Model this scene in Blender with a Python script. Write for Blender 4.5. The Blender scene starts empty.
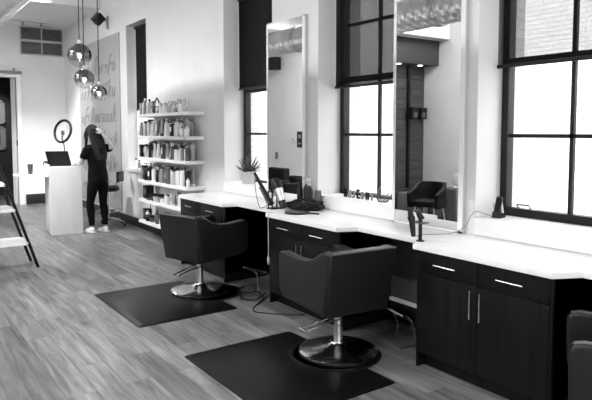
import bpy, bmesh, math, random
from mathutils import Vector, Matrix, Euler
random.seed(7)
PI = math.pi
R = math.radians
SC = bpy.context.scene
COL = SC.collection

# ------------------------------------------------------------------ camera
cam_d = bpy.data.cameras.new('camera')
cam = bpy.data.objects.new('camera', cam_d)
COL.objects.link(cam)
cam.location = (0, 0, 1.62)
cam.rotation_euler = (R(90 - 3.785), 0, R(-35.39))
cam_d.sensor_width = 36
cam_d.lens = 593.3 / 592 * 36
cam_d.shift_y = -(200 - 170.3) / 592
cam_d.clip_start = 0.05
cam_d.clip_end = 200
SC.camera = cam

# ------------------------------------------------------------------ world, light, exposure
W = bpy.data.worlds.new('world')
SC.world = W
W.use_nodes = True
bgn = W.node_tree.nodes['Background']
bgn.inputs[0].default_value = (1, 1, 1, 1)
bgn.inputs[1].default_value = 4.4
SC.view_settings.view_transform = 'Standard'
SC.view_settings.look = 'None'
SC.view_settings.exposure = 0.8
SC.view_settings.gamma = 1
SC.view_settings.use_curve_mapping = False
SC.cycles.max_bounces = 8
SC.cycles.diffuse_bounces = 4
SC.cycles.glossy_bounces = 5
SC.cycles.transparent_max_bounces = 12
SC.cycles.sample_clamp_indirect = 6
SC.cycles.caustics_reflective = False
SC.cycles.caustics_refractive = False
SC.cycles.use_denoising = True


sun_d = bpy.data.lights.new('sun', 'SUN')
sun_d.energy = 3.0
sun_d.angle = R(3)
sun = bpy.data.objects.new('sun', sun_d)
sun.rotation_euler = Vector((.55, -.25, -1)).to_track_quat('-Z', 'Y').to_euler()
COL.objects.link(sun)


def portal(loc, rot, sx, sy):
    l = bpy.data.lights.new('window_portal', 'AREA')
    l.shape = 'RECTANGLE'
    l.size = sx
    l.size_y = sy
    l.cycles.is_portal = True
    o = bpy.data.objects.new('window_portal', l)
    o.location = loc
    o.rotation_euler = rot
    COL.objects.link(o)


WINS = [(1, 5.52, 6.63, 2.14), (2, 3.60, 4.69, 2.05), (3, 1.68, 2.78, 2.09), (5, -0.30, 0.80, 2.08)]  # last window is out of view, added to let in daylight
FARWIN = (9.20, 10.11)
for _, a, b, zb in WINS:
    portal((4.10, (a + b) / 2, 2.1), (0, R(90), 0), 2.3, b - a)
portal((4.10, 9.655, 2.2), (0, R(90), 0), 2.4, 0.9)
portal((-0.25, -2.62, 1.45), (R(90), 0, 0), 2.1, 2.6)
portal((2.25, -2.62, 1.45), (R(90), 0, 0), 2.1, 2.6)

# ------------------------------------------------------------------ materials


def gv(v):
    return (v, v, v, 1)


def mat(name, v, rough=0.5, metal=0.0, noise=0.0, scale=(8, 8, 8), bump=0.0, v2=None, spec=0.5, detail=4):
    m = bpy.data.materials.new(name)
    m.use_nodes = True
    nt = m.node_tree
    b = nt.nodes['Principled BSDF']
    b.inputs['Base Color'].default_value = gv(v)
    b.inputs['Roughness'].default_value = rough
    b.inputs['Metallic'].default_value = metal
    b.inputs['Specular IOR Level'].default_value = spec
    if noise or bump or v2 is not None:
        tc = nt.nodes.new('ShaderNodeTexCoord')
        mp = nt.nodes.new('ShaderNodeMapping')
        mp.inputs['Scale'].default_value = scale
        nz = nt.nodes.new('ShaderNodeTexNoise')
        nz.inputs['Scale'].default_value = 1
        nz.inputs['Detail'].default_value = detail
        nt.links.new(tc.outputs['Object'], mp.inputs[0])
        nt.links.new(mp.outputs[0], nz.inputs['Vector'])
        lo, hi = (v, v2) if v2 is not None else (v * (1 - noise), v * (1 + noise))
        r = nt.nodes.new('ShaderNodeValToRGB')
        r.color_ramp.elements[0].position = 0.35
        r.color_ramp.elements[1].position = 0.65
        r.color_ramp.elements[0].color = gv(lo)
        r.color_ramp.elements[1].color = gv(hi)
        nt.links.new(nz.outputs[0], r.inputs[0])
        nt.links.new(r.outputs[0], b.inputs['Base Color'])
        if bump:
            bp = nt.nodes.new('ShaderNodeBump')
            bp.inputs['Strength'].default_value = bump
            bp.inputs['Distance'].default_value = 0.01
            nt.links.new(nz.outputs[0], bp.inputs['Height'])
            nt.links.new(bp.outputs[0], b.inputs['Normal'])
    return m


def emis(name, v, s):
    m = bpy.data.materials.new(name)
    m.use_nodes = True
    b = m.node_tree.nodes['Principled BSDF']
    b.inputs['Base Color'].default_value = gv(v)
    b.inputs['Emission Color'].default_value = gv(1)
    b.inputs['Emission Strength'].default_value = s
    return m


M = {}
M['wall'] = mat('wall_paint', .70, .75, noise=.02, scale=(3, 3, 3))
M['trimw'] = mat('white_trim', .80, .5, noise=.02, scale=(5, 5, 5))
M['ceil'] = mat('ceiling_paint', .75, .8, noise=.02, scale=(2, 2, 2))
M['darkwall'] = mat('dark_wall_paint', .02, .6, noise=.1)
M['soffitdark'] = mat('charcoal_paint', .035, .6, noise=.08)
M['black'] = mat('black_plastic', .004, .4, noise=.1, spec=.3)
M['blackm'] = mat('black_metal', .004, .45, noise=.1, spec=.3)
M['basebd'] = mat('black_baseboard', .006, .5, noise=.1)
M['frame'] = mat('dark_window_frame', .010, .45, noise=.1, spec=.3)
M['chrome'] = mat('chrome', .75, .16, 1.0, noise=.03)
M['steel'] = mat('brushed_steel', .6, .3, 1.0, noise=.05, scale=(30, 30, 30))
M['duct'] = mat('galvanised_steel', .75, .30, 1.0, noise=.12, scale=(3, 3, 3))
M['mirror'] = mat('mirror_glass', .86, .0, 1.0)
M['counter'] = mat('white_quartz', .82, .28, noise=.02, scale=(20, 20, 20))
M['ply'] = mat('carved_sheet', .36, .6, noise=.05, scale=(4, 4, 1))
M['carve'] = mat('carved_edge', .27, .6, noise=.05)
M['greypanel'] = mat('grey_station_panel', .07, .5, noise=.05)
M['vinyl'] = mat('charcoal_vinyl', .0085, .42, noise=.12, scale=(2, 2, 2), spec=.32)
M['piping'] = mat('grey_vinyl_piping', .10, .35, noise=.05)
M['mat'] = mat('black_rubber_mat', .004, .32, noise=.2, scale=(60, 60, 60), bump=.05, spec=.22)
M['desk'] = mat('white_laminate', .78, .5, noise=.03, scale=(10, 10, 2))
M['deskgrain'] = mat('pale_grained_laminate', .5, .5, v2=.6, scale=(25, 25, 2))
M['shelf'] = mat('white_shelf', .80, .45, noise=.02)
M['skin'] = mat('skin', .42, .5, noise=.04)
M['hair'] = mat('dark_hair', .003, .5, spec=.25, noise=.4, scale=(40, 40, 4), bump=.4)
M['dress'] = mat('black_cloth', .003, .85, noise=.3, scale=(15, 15, 15), spec=.12)
M['legging'] = mat('dark_leggings', .003, .85, noise=.5, scale=(12, 12, 12), spec=.12)
M['shoe'] = mat('white_shoe', .7, .5, noise=.03)
M['bag'] = mat('black_fabric', .004, .6, spec=.2, noise=.4, scale=(25, 25, 25), bump=.4)
M['white'] = mat('white_plastic', .75, .4, noise=.02)
M['g6'] = mat('light_grey_plastic', .5, .4, noise=.04)
M['g4'] = mat('mid_grey_plastic', .25, .4, noise=.05)
M['g2'] = mat('dark_grey_plastic', .07, .4, noise=.08)
M['leaf'] = mat('succulent_leaf', .02, .5, v2=.12, scale=(30, 30, 30))
M['wood'] = mat('pale_wood', .45, .5, v2=.55, scale=(4, 4, 30))
M['armc'] = mat('black_upholstery', .005, .7, noise=.2, scale=(20, 20, 20), spec=.2)
M['greyc'] = mat('grey_upholstery', .12, .8, noise=.1, scale=(20, 20, 20))
M['paper'] = mat('grey_print', .25, .6, v2=.5, scale=(9, 9, 9))
M['grille'] = mat('vent_backing', .05, .6, noise=.1)
M['slat'] = mat('vent_slat', .20, .5, noise=.05)
M['panel'] = mat('lounge_panel', .035, .5, v2=.06, scale=(2, 2, 30))
M['casing'] = mat('grey_casing', .45, .5, noise=.03)


def wood_dark():
    m = mat('dark_grained_laminate', .002, .42, v2=.008, spec=.18, scale=(60, 60, 1.2), detail=6)
    return m


M['cab'] = wood_dark()


def floor_mat():
    m = bpy.data.materials.new('grey_wood_planks')
    m.use_nodes = True
    nt = m.node_tree
    N, L = nt.nodes, nt.links
    b = N['Principled BSDF']
    tc = N.new('ShaderNodeTexCoord')
    mp = N.new('ShaderNodeMapping')
    mp.inputs['Rotation'].default_value = (0, 0, R(90))
    L.new(tc.outputs['Object'], mp.inputs[0])
    br = N.new('ShaderNodeTexBrick')
    br.offset = 0.37
    br.inputs['Scale'].default_value = 1
    br.inputs['Brick Width'].default_value = 1.22
    br.inputs['Row Height'].default_value = 0.18
    br.inputs['Mortar Size'].default_value = 0.0015
    br.inputs['Color1'].default_value = gv(.0)
    br.inputs['Color2'].default_value = gv(1)
    br.inputs['Mortar'].default_value = gv(0.3)
    L.new(mp.outputs[0], br.inputs['Vector'])
    # grain, stretched along the planks, shifted per plank
    mp2 = N.new('ShaderNodeMapping')
    mp2.inputs['Scale'].default_value = (14, 1.1, 1)
    add = N.new('ShaderNodeVectorMath')
    add.operation = 'ADD'
    sc = N.new('ShaderNodeVectorMath')
    sc.operation = 'SCALE'
    sc.inputs[3].default_value = 7.0
    L.new(br.outputs['Color'], sc.inputs[0])
    L.new(tc.outputs['Object'], add.inputs[0])
    L.new(sc.outputs[0], add.inputs[1])
    L.new(add.outputs[0], mp2.inputs[0])
    nz = N.new('ShaderNodeTexNoise')
    nz.inputs['Scale'].default_value = 1.3
    nz.inputs['Detail'].default_value = 8
    nz.inputs['Roughness'].default_value = .62
    nz.inputs['Distortion'].default_value = .6
    L.new(mp2.outputs[0], nz.inputs['Vector'])
    ramp = N.new('ShaderNodeValToRGB')
    ramp.color_ramp.elements[0].position = .32
    ramp.color_ramp.elements[0].color = gv(.06)
    ramp.color_ramp.elements[1].position = .68
    ramp.color_ramp.elements[1].color = gv(.235)
    L.new(nz.outputs[0], ramp.inputs[0])
    mr = N.new('ShaderNodeMapRange')
    mr.inputs['To Min'].default_value = .68
    mr.inputs['To Max'].default_value = 1.32
    L.new(br.outputs['Color'], mr.inputs['Value'])
    mx = N.new('ShaderNodeMix')
    mx.data_type = 'RGBA'
    mx.blend_type = 'MULTIPLY'
    mx.inputs[0].default_value = 1
    L.new(ramp.outputs[0], mx.inputs[6])
    L.new(mr.outputs[0], mx.inputs[7])
    mx2 = N.new('ShaderNodeMix')
    mx2.data_type = 'RGBA'
    L.new(br.outputs['Fac'], mx2.inputs[0])
    L.new(mx.outputs[2], mx2.inputs[6])
    mx2.inputs[7].default_value = gv(.07)
    L.new(mx2.outputs[2], b.inputs['Base Color'])
    b.inputs['Roughness'].default_value = .36
    bp = N.new('ShaderNodeBump')
    bp.inputs['Strength'].default_value = .12
    bp.inputs['Distance'].default_value = .003
    L.new(nz.outputs[0], bp.inputs['Height'])
    L.new(bp.outputs[0], b.inputs['Normal'])
    return m


M['floor'] = floor_mat()


def brick_mat(name, c1, c2, mo, rot=(0, 0, 0), em=0):
    m = bpy.data.materials.new(name)
    m.use_nodes = True
    nt = m.node_tree
    N, L = nt.nodes, nt.links
    b = N['Principled BSDF']
    tc = N.new('ShaderNodeTexCoord')
    sx = N.new('ShaderNodeSeparateXYZ')
    cx = N.new('ShaderNodeCombineXYZ')
    ad = N.new('ShaderNodeMath')
    ad.operation = 'ADD'
    L.new(tc.outputs['Object'], sx.inputs[0])
    L.new(sx.outputs[0], ad.inputs[0])
    L.new(sx.outputs[1], ad.inputs[1])
    L.new(ad.outputs[0], cx.inputs[0])
    L.new(sx.outputs[2], cx.inputs[1])
    br = N.new('ShaderNodeTexBrick')
    br.inputs['Scale'].default_value = 1
    br.inputs['Brick Width'].default_value = .21
    br.inputs['Row Height'].default_value = .075
    br.inputs['Mortar Size'].default_value = .008
    br.inputs['Color1'].default_value = gv(c1)
    br.inputs['Color2'].default_value = gv(c2)
    br.inputs['Mortar'].default_value = gv(mo)
    L.new(cx.outputs[0], br.inputs['Vector'])
    L.new(br.outputs['Color'], b.inputs['Base Color'])
    b.inputs['Roughness'].default_value = .9
    return m


M['brick'] = brick_mat('outside_brick', .66, .74, .50)
M['brick2'] = brick_mat('reveal_brick', .62, .68, .55)
M['ground'] = mat('outside_paving', .35, .9, noise=.1)


def glass_mat():
    m = bpy.data.materials.new('window_glass')
    m.use_nodes = True
    nt = m.node_tree
    N, L = nt.nodes, nt.links
    out = N['Material Output']
    N.remove(N['Principled BSDF'])
    t = N.new('ShaderNodeBsdfTransparent')
    t.inputs[0].default_value = gv(.93)
    g = N.new('ShaderNodeBsdfGlossy')
    g.inputs['Roughness'].default_value = .02
    lw = N.new('ShaderNodeLayerWeight')
    pw = N.new('ShaderNodeMath')
    pw.operation = 'POWER'
    pw.inputs[1].default_value = 4
    f = N.new('ShaderNodeMath')
    f.operation = 'MULTIPLY_ADD'
    f.inputs[1].default_value = .9
    f.inputs[2].default_value = .04
    L.new(lw.outputs['Facing'], pw.inputs[0])
    L.new(pw.outputs[0], f.inputs[0])
    x = N.new('ShaderNodeMixShader')
    L.new(f.outputs[0], x.inputs[0])
    L.new(t.outputs[0], x.inputs[1])
    L.new(g.outputs[0], x.inputs[2])
    L.new(x.outputs[0], out.inputs[0])
    return m


M['glass'] = glass_mat()


def mesh_blind(openness):
    m = bpy.data.materials.new('sunscreen_mesh')
    m.use_nodes = True
    nt = m.node_tree
    N, L = nt.nodes, nt.links
    out = N['Material Output']
    b = N['Principled BSDF']
    b.inputs['Base Color'].default_value = gv(.006)
    b.inputs['Roughness'].default_value = .8
    b.inputs['Specular IOR Level'].default_value = .1
    t = N.new('ShaderNodeBsdfTransparent')
    x = N.new('ShaderNodeMixShader')
    tc = N.new('ShaderNodeTexCoord')
    nz = N.new('ShaderNodeTexNoise')
    nz.inputs['Scale'].default_value = 220
    nz.inputs['Detail'].default_value = 2
    mr = N.new('ShaderNodeMapRange')
    mr.inputs['From Min'].default_value = .3
    mr.inputs['From Max'].default_value = .7
    mr.inputs['To Min'].default_value = openness * .75
    mr.inputs['To Max'].default_value = openness * 1.25
    L.new(tc.outputs['Object'], nz.inputs['Vector'])
    L.new(nz.outputs[0], mr.inputs['Value'])
    L.new(mr.outputs[0], x.inputs[0])
    L.new(b.outputs[0], x.inputs[1])
    L.new(t.outputs[0], x.inputs[2])
    L.new(x.outputs[0], out.inputs[0])
    return m


BLIND = {1: mesh_blind(.003), 2: mesh_blind(.065), 3: mesh_blind(.30), 5: mesh_blind(.2), 4: mesh_blind(.003)}


def globe_mat():
    # mirrored at the top, fading to clear glass at the bottom
    m = bpy.data.materials.new('ombre_mirrored_glass')
    m.use_nodes = True
    nt = m.node_tree
    N, L = nt.nodes, nt.links
    out = N['Material Output']
    b = N['Principled BSDF']
    b.inputs['Base Color'].default_value = gv(.22)
    b.inputs['Metallic'].default_value = 1
    b.inputs['Roughness'].default_value = .04
    t = N.new('ShaderNodeBsdfTransparent')
    t.inputs[0].default_value = gv(.9)
    g = N.new('ShaderNodeBsdfGlossy')
    g.inputs['Roughness'].default_value = .03
    lw = N.new('ShaderNodeLayerWeight')
    pw = N.new('ShaderNodeMath')
    pw.operation = 'POWER'
    pw.inputs[1].default_value = 4
    f = N.new('ShaderNodeMath')
    f.operation = 'MULTIPLY_ADD'
    f.inputs[1].default_value = .9
    f.inputs[2].default_value = .04
    L.new(lw.outputs['Facing'], pw.inputs[0])
    L.new(pw.outputs[0], f.inputs[0])
    x1 = N.new('ShaderNodeMixShader')
    L.new(f.outputs[0], x1.inputs[0])
    L.new(t.outputs[0], x1.inputs[1])
    L.new(g.outputs[0], x1.inputs[2])
    x = N.new('ShaderNodeMixShader')
    tc = N.new('ShaderNodeTexCoord')
    s = N.new('ShaderNodeSeparateXYZ')
    mr = N.new('ShaderNodeMapRange')
    mr.inputs['From Min'].default_value = .25
    mr.inputs['From Max'].default_value = .55
    L.new(tc.outputs['Generated'], s.inputs[0])
    L.new(s.outputs[2], mr.inputs['Value'])
    L.new(mr.outputs[0], x.inputs[0])
    L.new(x1.outputs[0], x.inputs[1])
    L.new(b.outputs[0], x.inputs[2])
    L.new(x.outputs[0], out.inputs[0])
    return m


M['globe'] = globe_mat()
M['bulb'] = emis('lamp_bulb', 1, 12)
M['led'] = emis('added_lamp_face', 1, 8)  # glowing face of the added fill lights


def clear_mat():
    m = bpy.data.materials.new('clear_glassware')
    m.use_nodes = True
    nt = m.node_tree
    N, L = nt.nodes, nt.links
    out = N['Material Output']
    b = N['Principled BSDF']
    b.inputs['Base Color'].default_value = gv(.75)
    b.inputs['Roughness'].default_value = .1
    t = N.new('ShaderNodeBsdfTransparent')
    t.inputs[0].default_value = gv(.95)
    x = N.new('ShaderNodeMixShader')
    x.inputs[0].default_value = .35
    L.new(t.outputs[0], x.inputs[1])
    L.new(b.outputs[0], x.inputs[2])
    L.new(x.outputs[0], out.inputs[0])
    return m


M['clear'] = clear_mat()

# ------------------------------------------------------------------ helpers


class MB:
    def __init__(self):
        self.bm = bmesh.new()

    def _fin(self, vs, bev, seg=2):
        if bev:
            es = set()
            for v in vs:
                es.update(v.link_edges)
            bmesh.ops.bevel(self.bm, geom=list(es), offset=bev, segments=seg, affect='EDGES', profile=.6)

    def box(self, x0, x1, y0, y1, z0, z1, bev=0, mtx=None, seg=2):
        tmp = bmesh.new()
        r = bmesh.ops.create_cube(tmp, size=1)
        for v in r['verts']:
            v.co = Vector(((x0 + x1) / 2 + v.co.x * (x1 - x0), (y0 + y1) / 2 + v.co.y * (y1 - y0), (z0 + z1) / 2 + v.co.z * (z1 - z0)))
        if bev:
            bmesh.ops.bevel(tmp, geom=tmp.edges[:], offset=bev, segments=seg, affect='EDGES', profile=.6)
        self._merge(tmp, mtx)
        return self

    def _merge(self, tmp, mtx=None):
        if mtx is not None:
            bmesh.ops.transform(tmp, matrix=mtx, verts=tmp.verts)
        me = bpy.data.meshes.new('t')
        tmp.to_mesh(me)
        tmp.free()
        self.bm.from_mesh(me)
        bpy.data.meshes.remove(me)

    def prism(self, pts, ax, t0, t1, bev=0, mtx=None, seg=2):
        """pts 2D polygon; ax = extrusion axis; the other two axes in cyclic order x<y<z"""
        tmp = bmesh.new()

        def co(p, t):
            if ax == 0: return (t, p[0], p[1])
            if ax == 1: return (p[0], t, p[1])
            return (p[0], p[1], t)
        a = [tmp.verts.new(co(p, t0)) for p in pts]
        b = [tmp.verts.new(co(p, t1)) for p in pts]
        tmp.faces.new(a)
        tmp.faces.new(b[::-1])
        n = len(pts)
        for i in range(n):
            tmp.faces.new((a[i], b[i], b[(i + 1) % n], a[(i + 1) % n]))
        bmesh.ops.recalc_face_normals(tmp, faces=tmp.faces[:])
        if bev:
            fs = [f for f in tmp.faces if len(f.verts) == n and n > 4] or [f for f in tmp.faces][:2]
            es = set()
            for f in fs:
                es.update(f.edges)
            bmesh.ops.bevel(tmp, geom=list(es), offset=bev, segments=seg, affect='EDGES', profile=.6)
        self._merge(tmp, mtx)
        return self

    def lathe(self, prof, c=(0, 0, 0), seg=24, mtx=None):
        """prof list of (r,z)"""
        tmp = bmesh.new()
        rings = []
        for r, z in prof:
            if r < 1e-5:
                rings.append([tmp.verts.new((c[0], c[1], c[2] + z))])
            else:
                rings.append([tmp.verts.new((c[0] + r * math.cos(2 * PI * i / seg), c[1] + r * math.sin(2 * PI * i / seg), c[2] + z)) for i in range(seg)])
        for a, b in zip(rings, rings[1:]):
            for i in range(seg):
                j = (i + 1) % seg
                if len(a) == 1 and len(b) == 1: continue
                if len(a) == 1: tmp.faces.new((a[0], b[j], b[i]))
                elif len(b) == 1: tmp.faces.new((a[i], a[j], b[0]))
                else: tmp.faces.new((a[i], a[j], b[j], b[i]))
        for rg, flip in ((rings[0], True), (rings[-1], False)):
            if len(rg) > 1:
                try: tmp.faces.new(rg[::-1] if flip else rg)
                except ValueError: pass
        bmesh.ops.recalc_face_normals(tmp, faces=tmp.faces[:])
        self._merge(tmp, mtx)
        return self

    def tube(self, pts, r, seg=8, smooth=0, closed=False):
        P = [Vector(p) for p in pts]
        if smooth:
            Q = []
            n = len(P)
            rng = range(n) if closed else range(n - 1)
            for i in rng:
                if closed:
                    p0, p1, p2, p3 = P[i - 1], P[i], P[(i + 1) % n], P[(i + 2) % n]
                else:
                    p0, p1, p2, p3 = P[max(i - 1, 0)], P[i], P[i + 1], P[min(i + 2, n - 1)]
                for k in range(smooth):
                    t = k / smooth
                    Q.append(.5 * ((2 * p1) + (-p0 + p2) * t + (2 * p0 - 5 * p1 + 4 * p2 - p3) * t * t + (-p0 + 3 * p1 - 3 * p2 + p3) * t ** 3))
            if not closed: Q.append(P[-1])
            P = Q
        n = len(P)
        rr = r if isinstance(r, (list, tuple)) else [r] * n
        if len(rr) != n:
            rr = [rr[0] + (rr[-1] - rr[0]) * i / (n - 1) for i in range(n)]
        rings = []
        up = None
        for i in range(n):
            if closed: d = P[(i + 1) % n] - P[i - 1]
            else: d = P[min(i + 1, n - 1)] - P[max(i - 1, 0)]
            d.normalize()
            if up is None:
                up = Vector((0, 0, 1)) if abs(d.z) < .9 else Vector((1, 0, 0))
            a = d.cross(up)
            if a.length < 1e-4: a = d.cross(Vector((0, 1, 0)))
            a.normalize()
            b = a.cross(d).normalized()
            up = b
            rings.append([self.bm.verts.new(P[i] + (a * math.cos(2 * PI * k / seg) + b * math.sin(2 * PI * k / seg)) * rr[i]) for k in range(seg)])
        m = n if closed else n - 1
        for i in range(m):
            A, B = rings[i], rings[(i + 1) % n]
            for k in range(seg):
                l = (k + 1) % seg
                self.bm.faces.new((A[k], A[l], B[l], B[k]))
        if not closed:
            self.bm.faces.new(rings[0][::-1])
            self.bm.faces.new(rings[-1])
        return self

    def ball(self, c, r, sx=1, sy=1, sz=1, seg=16, mtx=None):
        tmp = bmesh.new()
        bmesh.ops.create_uvsphere(tmp, u_segments=seg, v_segments=max(6, seg // 2), radius=r)
        for v in tmp.verts:
            v.co = Vector((v.co.x * sx + c[0], v.co.y * sy + c[1], v.co.z * sz + c[2]))
        self._merge(tmp, mtx)
        return self

    def sheet(self, y0, y1, z0, z1):
        v = [self.bm.verts.new((0, y, z)) for y, z in ((y0, z0), (y1, z0), (y1, z1), (y0, z1))]
        self.bm.faces.new(v)
        return self

    def build(self, name, m, parent=None, label=None, smooth=True):
        bmesh.ops.recalc_face_normals(self.bm, faces=self.bm.faces[:])
        me = bpy.data.meshes.new(name)
        self.bm.to_mesh(me)
        self.bm.free()
        if smooth and len(me.polygons):
            me.polygons.foreach_set('use_smooth', [True] * len(me.polygons))
            me.set_sharp_from_angle(angle=R(38))
        me.materials.append(m)
        o = bpy.data.objects.new(name, me)
        COL.objects.link(o)
        if parent: o.parent = parent
        if label: o['label'] = label
        return o


def tag(o, label, cat, group=None, kind=None):
    o['label'] = label
    o['category'] = cat
    if group: o['group'] = group
    if kind: o['kind'] = kind
    return o


def empty(name, loc=(0, 0, 0), rz=0, label=None, cat=None, group=None):
    o = bpy.data.objects.new(name, None)
    COL.objects.link(o)
    o.location = loc
    o.rotation_euler = (0, 0, rz)
    o.empty_display_size = .1
    if label: tag(o, label, cat, group)
    return o


def struct(o, label=None):
    o['kind'] = 'structure'
    if label: o['label'] = label
    return o


def copy_tree(o, parent=None):
    c = o.copy()
    COL.objects.link(c)
    c.parent = parent
    for ch in [x for x in COL.objects if x.parent == o]:
        copy_tree(ch, c)
    return c


# ------------------------------------------------------------------ structure
XW = 3.60      # face of the window wall
XL = -1.50     # opposite wall
YB = 14.14     # back wall
YF = -2.50     # front wall
ZC = 4.55
struct(MB().box(XL - .3, 4.12, YF - .3, YB + 2.6, -.12, 0).build('floor', M['floor']), 'grey wood plank floor')
struct(MB().box(XL - .3, 4.12, YF - .3, YB + .3, ZC, ZC + .2).build('ceiling', M['ceil']))
# window wall with openings
mb = MB()
edges = [YF - .3]
ops = [(a, b) for _, a, b, _ in WINS] + [FARWIN]
ops.sort()
prev = YF - .3
ZS, ZT = .945, 3.30
for a, b in ops:
    top = 3.42 if a == FARWIN[0] else ZT
    mb.box(XW, 4.12, prev, a, 0, ZC)
    mb.box(XW, 4.12, a, b, 0, ZS)
    mb.box(XW, 4.12, a, b, top, ZC)
    prev = b
mb.box(XW, 4.12, prev, YB + .3, 0, ZC)
struct(mb.build('wall_right', M['wall']), 'pale plaster wall with deep window openings')
# brick skin of each window reveal outside the sash
for n, a, b, zb in WINS:
    mb = MB()
    mb.box(3.965, 4.14, a, a + .012, ZS, ZT)
    mb.box(3.965, 4.14, b - .012, b, ZS, ZT)
    mb.box(3.965, 4.16, a, b, ZS, ZS + .03)
    struct(mb.build('trim_' + str(10 + n), M['brick2']), 'outer brick reveal of a window')
# opposite wall
struct(MB().box(XL - .3, XL, YF - .3, YB + .3, 0, ZC).build('wall_left', M['wall']))
# back wall, door opening x 1.55..2.57
mb = MB()
mb.box(XL, 1.55, YB, YB + .2, 0, ZC)
mb.box(2.57, XW, YB, YB + .2, 0, ZC)
mb.box(1.55, 2.57, YB, YB + .2, 2.78, ZC)
struct(mb.build('wall_back', M['wall']), 'pale back wall with dark doorway')
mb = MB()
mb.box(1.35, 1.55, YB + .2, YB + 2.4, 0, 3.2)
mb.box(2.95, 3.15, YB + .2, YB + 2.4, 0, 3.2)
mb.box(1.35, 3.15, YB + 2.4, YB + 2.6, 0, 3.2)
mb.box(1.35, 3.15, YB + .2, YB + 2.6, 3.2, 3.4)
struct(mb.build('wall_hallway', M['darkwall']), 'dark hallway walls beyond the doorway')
# front wall with two shopfront openings and a glazed one
mb = MB()
mb.box(XL, -1.3, YF - .2, YF, 0, ZC)
mb.box(.8, 1.2, YF - .2, YF, 0, ZC)
mb.box(3.3, XW, YF - .2, YF, 0, ZC)
mb.box(-1.3, .8, YF - .2, YF, 0, .15)
mb.box(1.2, 3.3, YF - .2, YF, 0, .15)
mb.box(-1.3, .8, YF - .2, YF, 2.75, ZC)
mb.box(1.2, 3.3, YF - .2, YF, 2.75, ZC)
struct(mb.build('wall_front', M['wall']))
for n, (a, b) in ((6, (-1.3, .8)), (7, (1.2, 3.3))):
    w = struct(empty('window_%d' % n, ((a + b) / 2, YF - .1, .15)))
    hw = (b - a) / 2
    mb = MB()
    for x in (-hw, -.03, hw - .06):
        mb.box(x, x + .06, -.03, .03, 0, 2.6)
    mb.box(-hw, hw, -.03, .03, 0, .06).box(-hw, hw, -.03, .03, 2.54, 2.6)
    mb.build('window_frame', M['frame'], w)
    MB().box(-hw + .06, hw - .06, -.004, .004, .06, 2.54).build('pane', M['glass'], w)
# soffit over the back of the room
struct(MB().box(XL, XW, 11.45, YB, 3.93, ZC).build('trim_1', M['ceil']), 'dropped soffit across the back')
struct(MB().box(XW - .012, XW, .2, 6.64, .20, .817).build('trim_7', M['greypanel']), 'grey panel below the worktop')
# baseboards
struct(MB().box(XW - .018, XW, 6.66, YB, 0, .15, .003).build('baseboard_right', M['basebd']))
struct(MB().box(XW - .02, XW, .2, 6.64, 0, .17, .003).build('baseboard_stations', M['basebd']))
struct(MB().box(XW - .035, XW, .2, 6.64, .17, .20, .004).build('trim_2', M['trimw']), 'pale ledge above the station baseboard')
struct(MB().box(2.70, XW - .018, YB - .018, YB, 0, .22, .003).build('baseboard_back', M['basebd']))
struct(MB().box(XL, XL + .018, YF, 7.87, 0, .12, .003).build('baseboard_left', M['basebd']))
# door casing and header rail
mb = MB()
mb.box(2.57, 2.67, YB - .03, YB, 0, 2.84, .004)
mb.box(1.45, 1.55, YB - .03, YB, 0, 2.84, .004)
mb.box(1.55, 2.57, YB - .03, YB, 2.78, 2.84, .004)
dr = struct(empty('door_1', (0, 0, 0)), 'open doorway with pale casing in the back wall')
mb.build('door_casing', M['trimw'], dr)
MB().box(2.50, 2.555, YB + .06, YB + .14, 0, 2.77, .003).box(2.47, 2.50, YB + .08, YB + .12, 0, 2.77, .003).build('door_jamb', M['casing'], dr)
MB().box(1.3, 2.68, YB - .06, YB - .035, 2.86, 2.92, .004).box(2.5, 2.54, YB - .07, YB - .035, 2.92, 2.98, .004).build('track_rail', M['g4'], dr, 'grey sliding door rail')
MB().box(2.55, 2.565, YB - .01, YB + .10, 1.30, 1.42, .003).build('latch', M['black'], dr)

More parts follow.
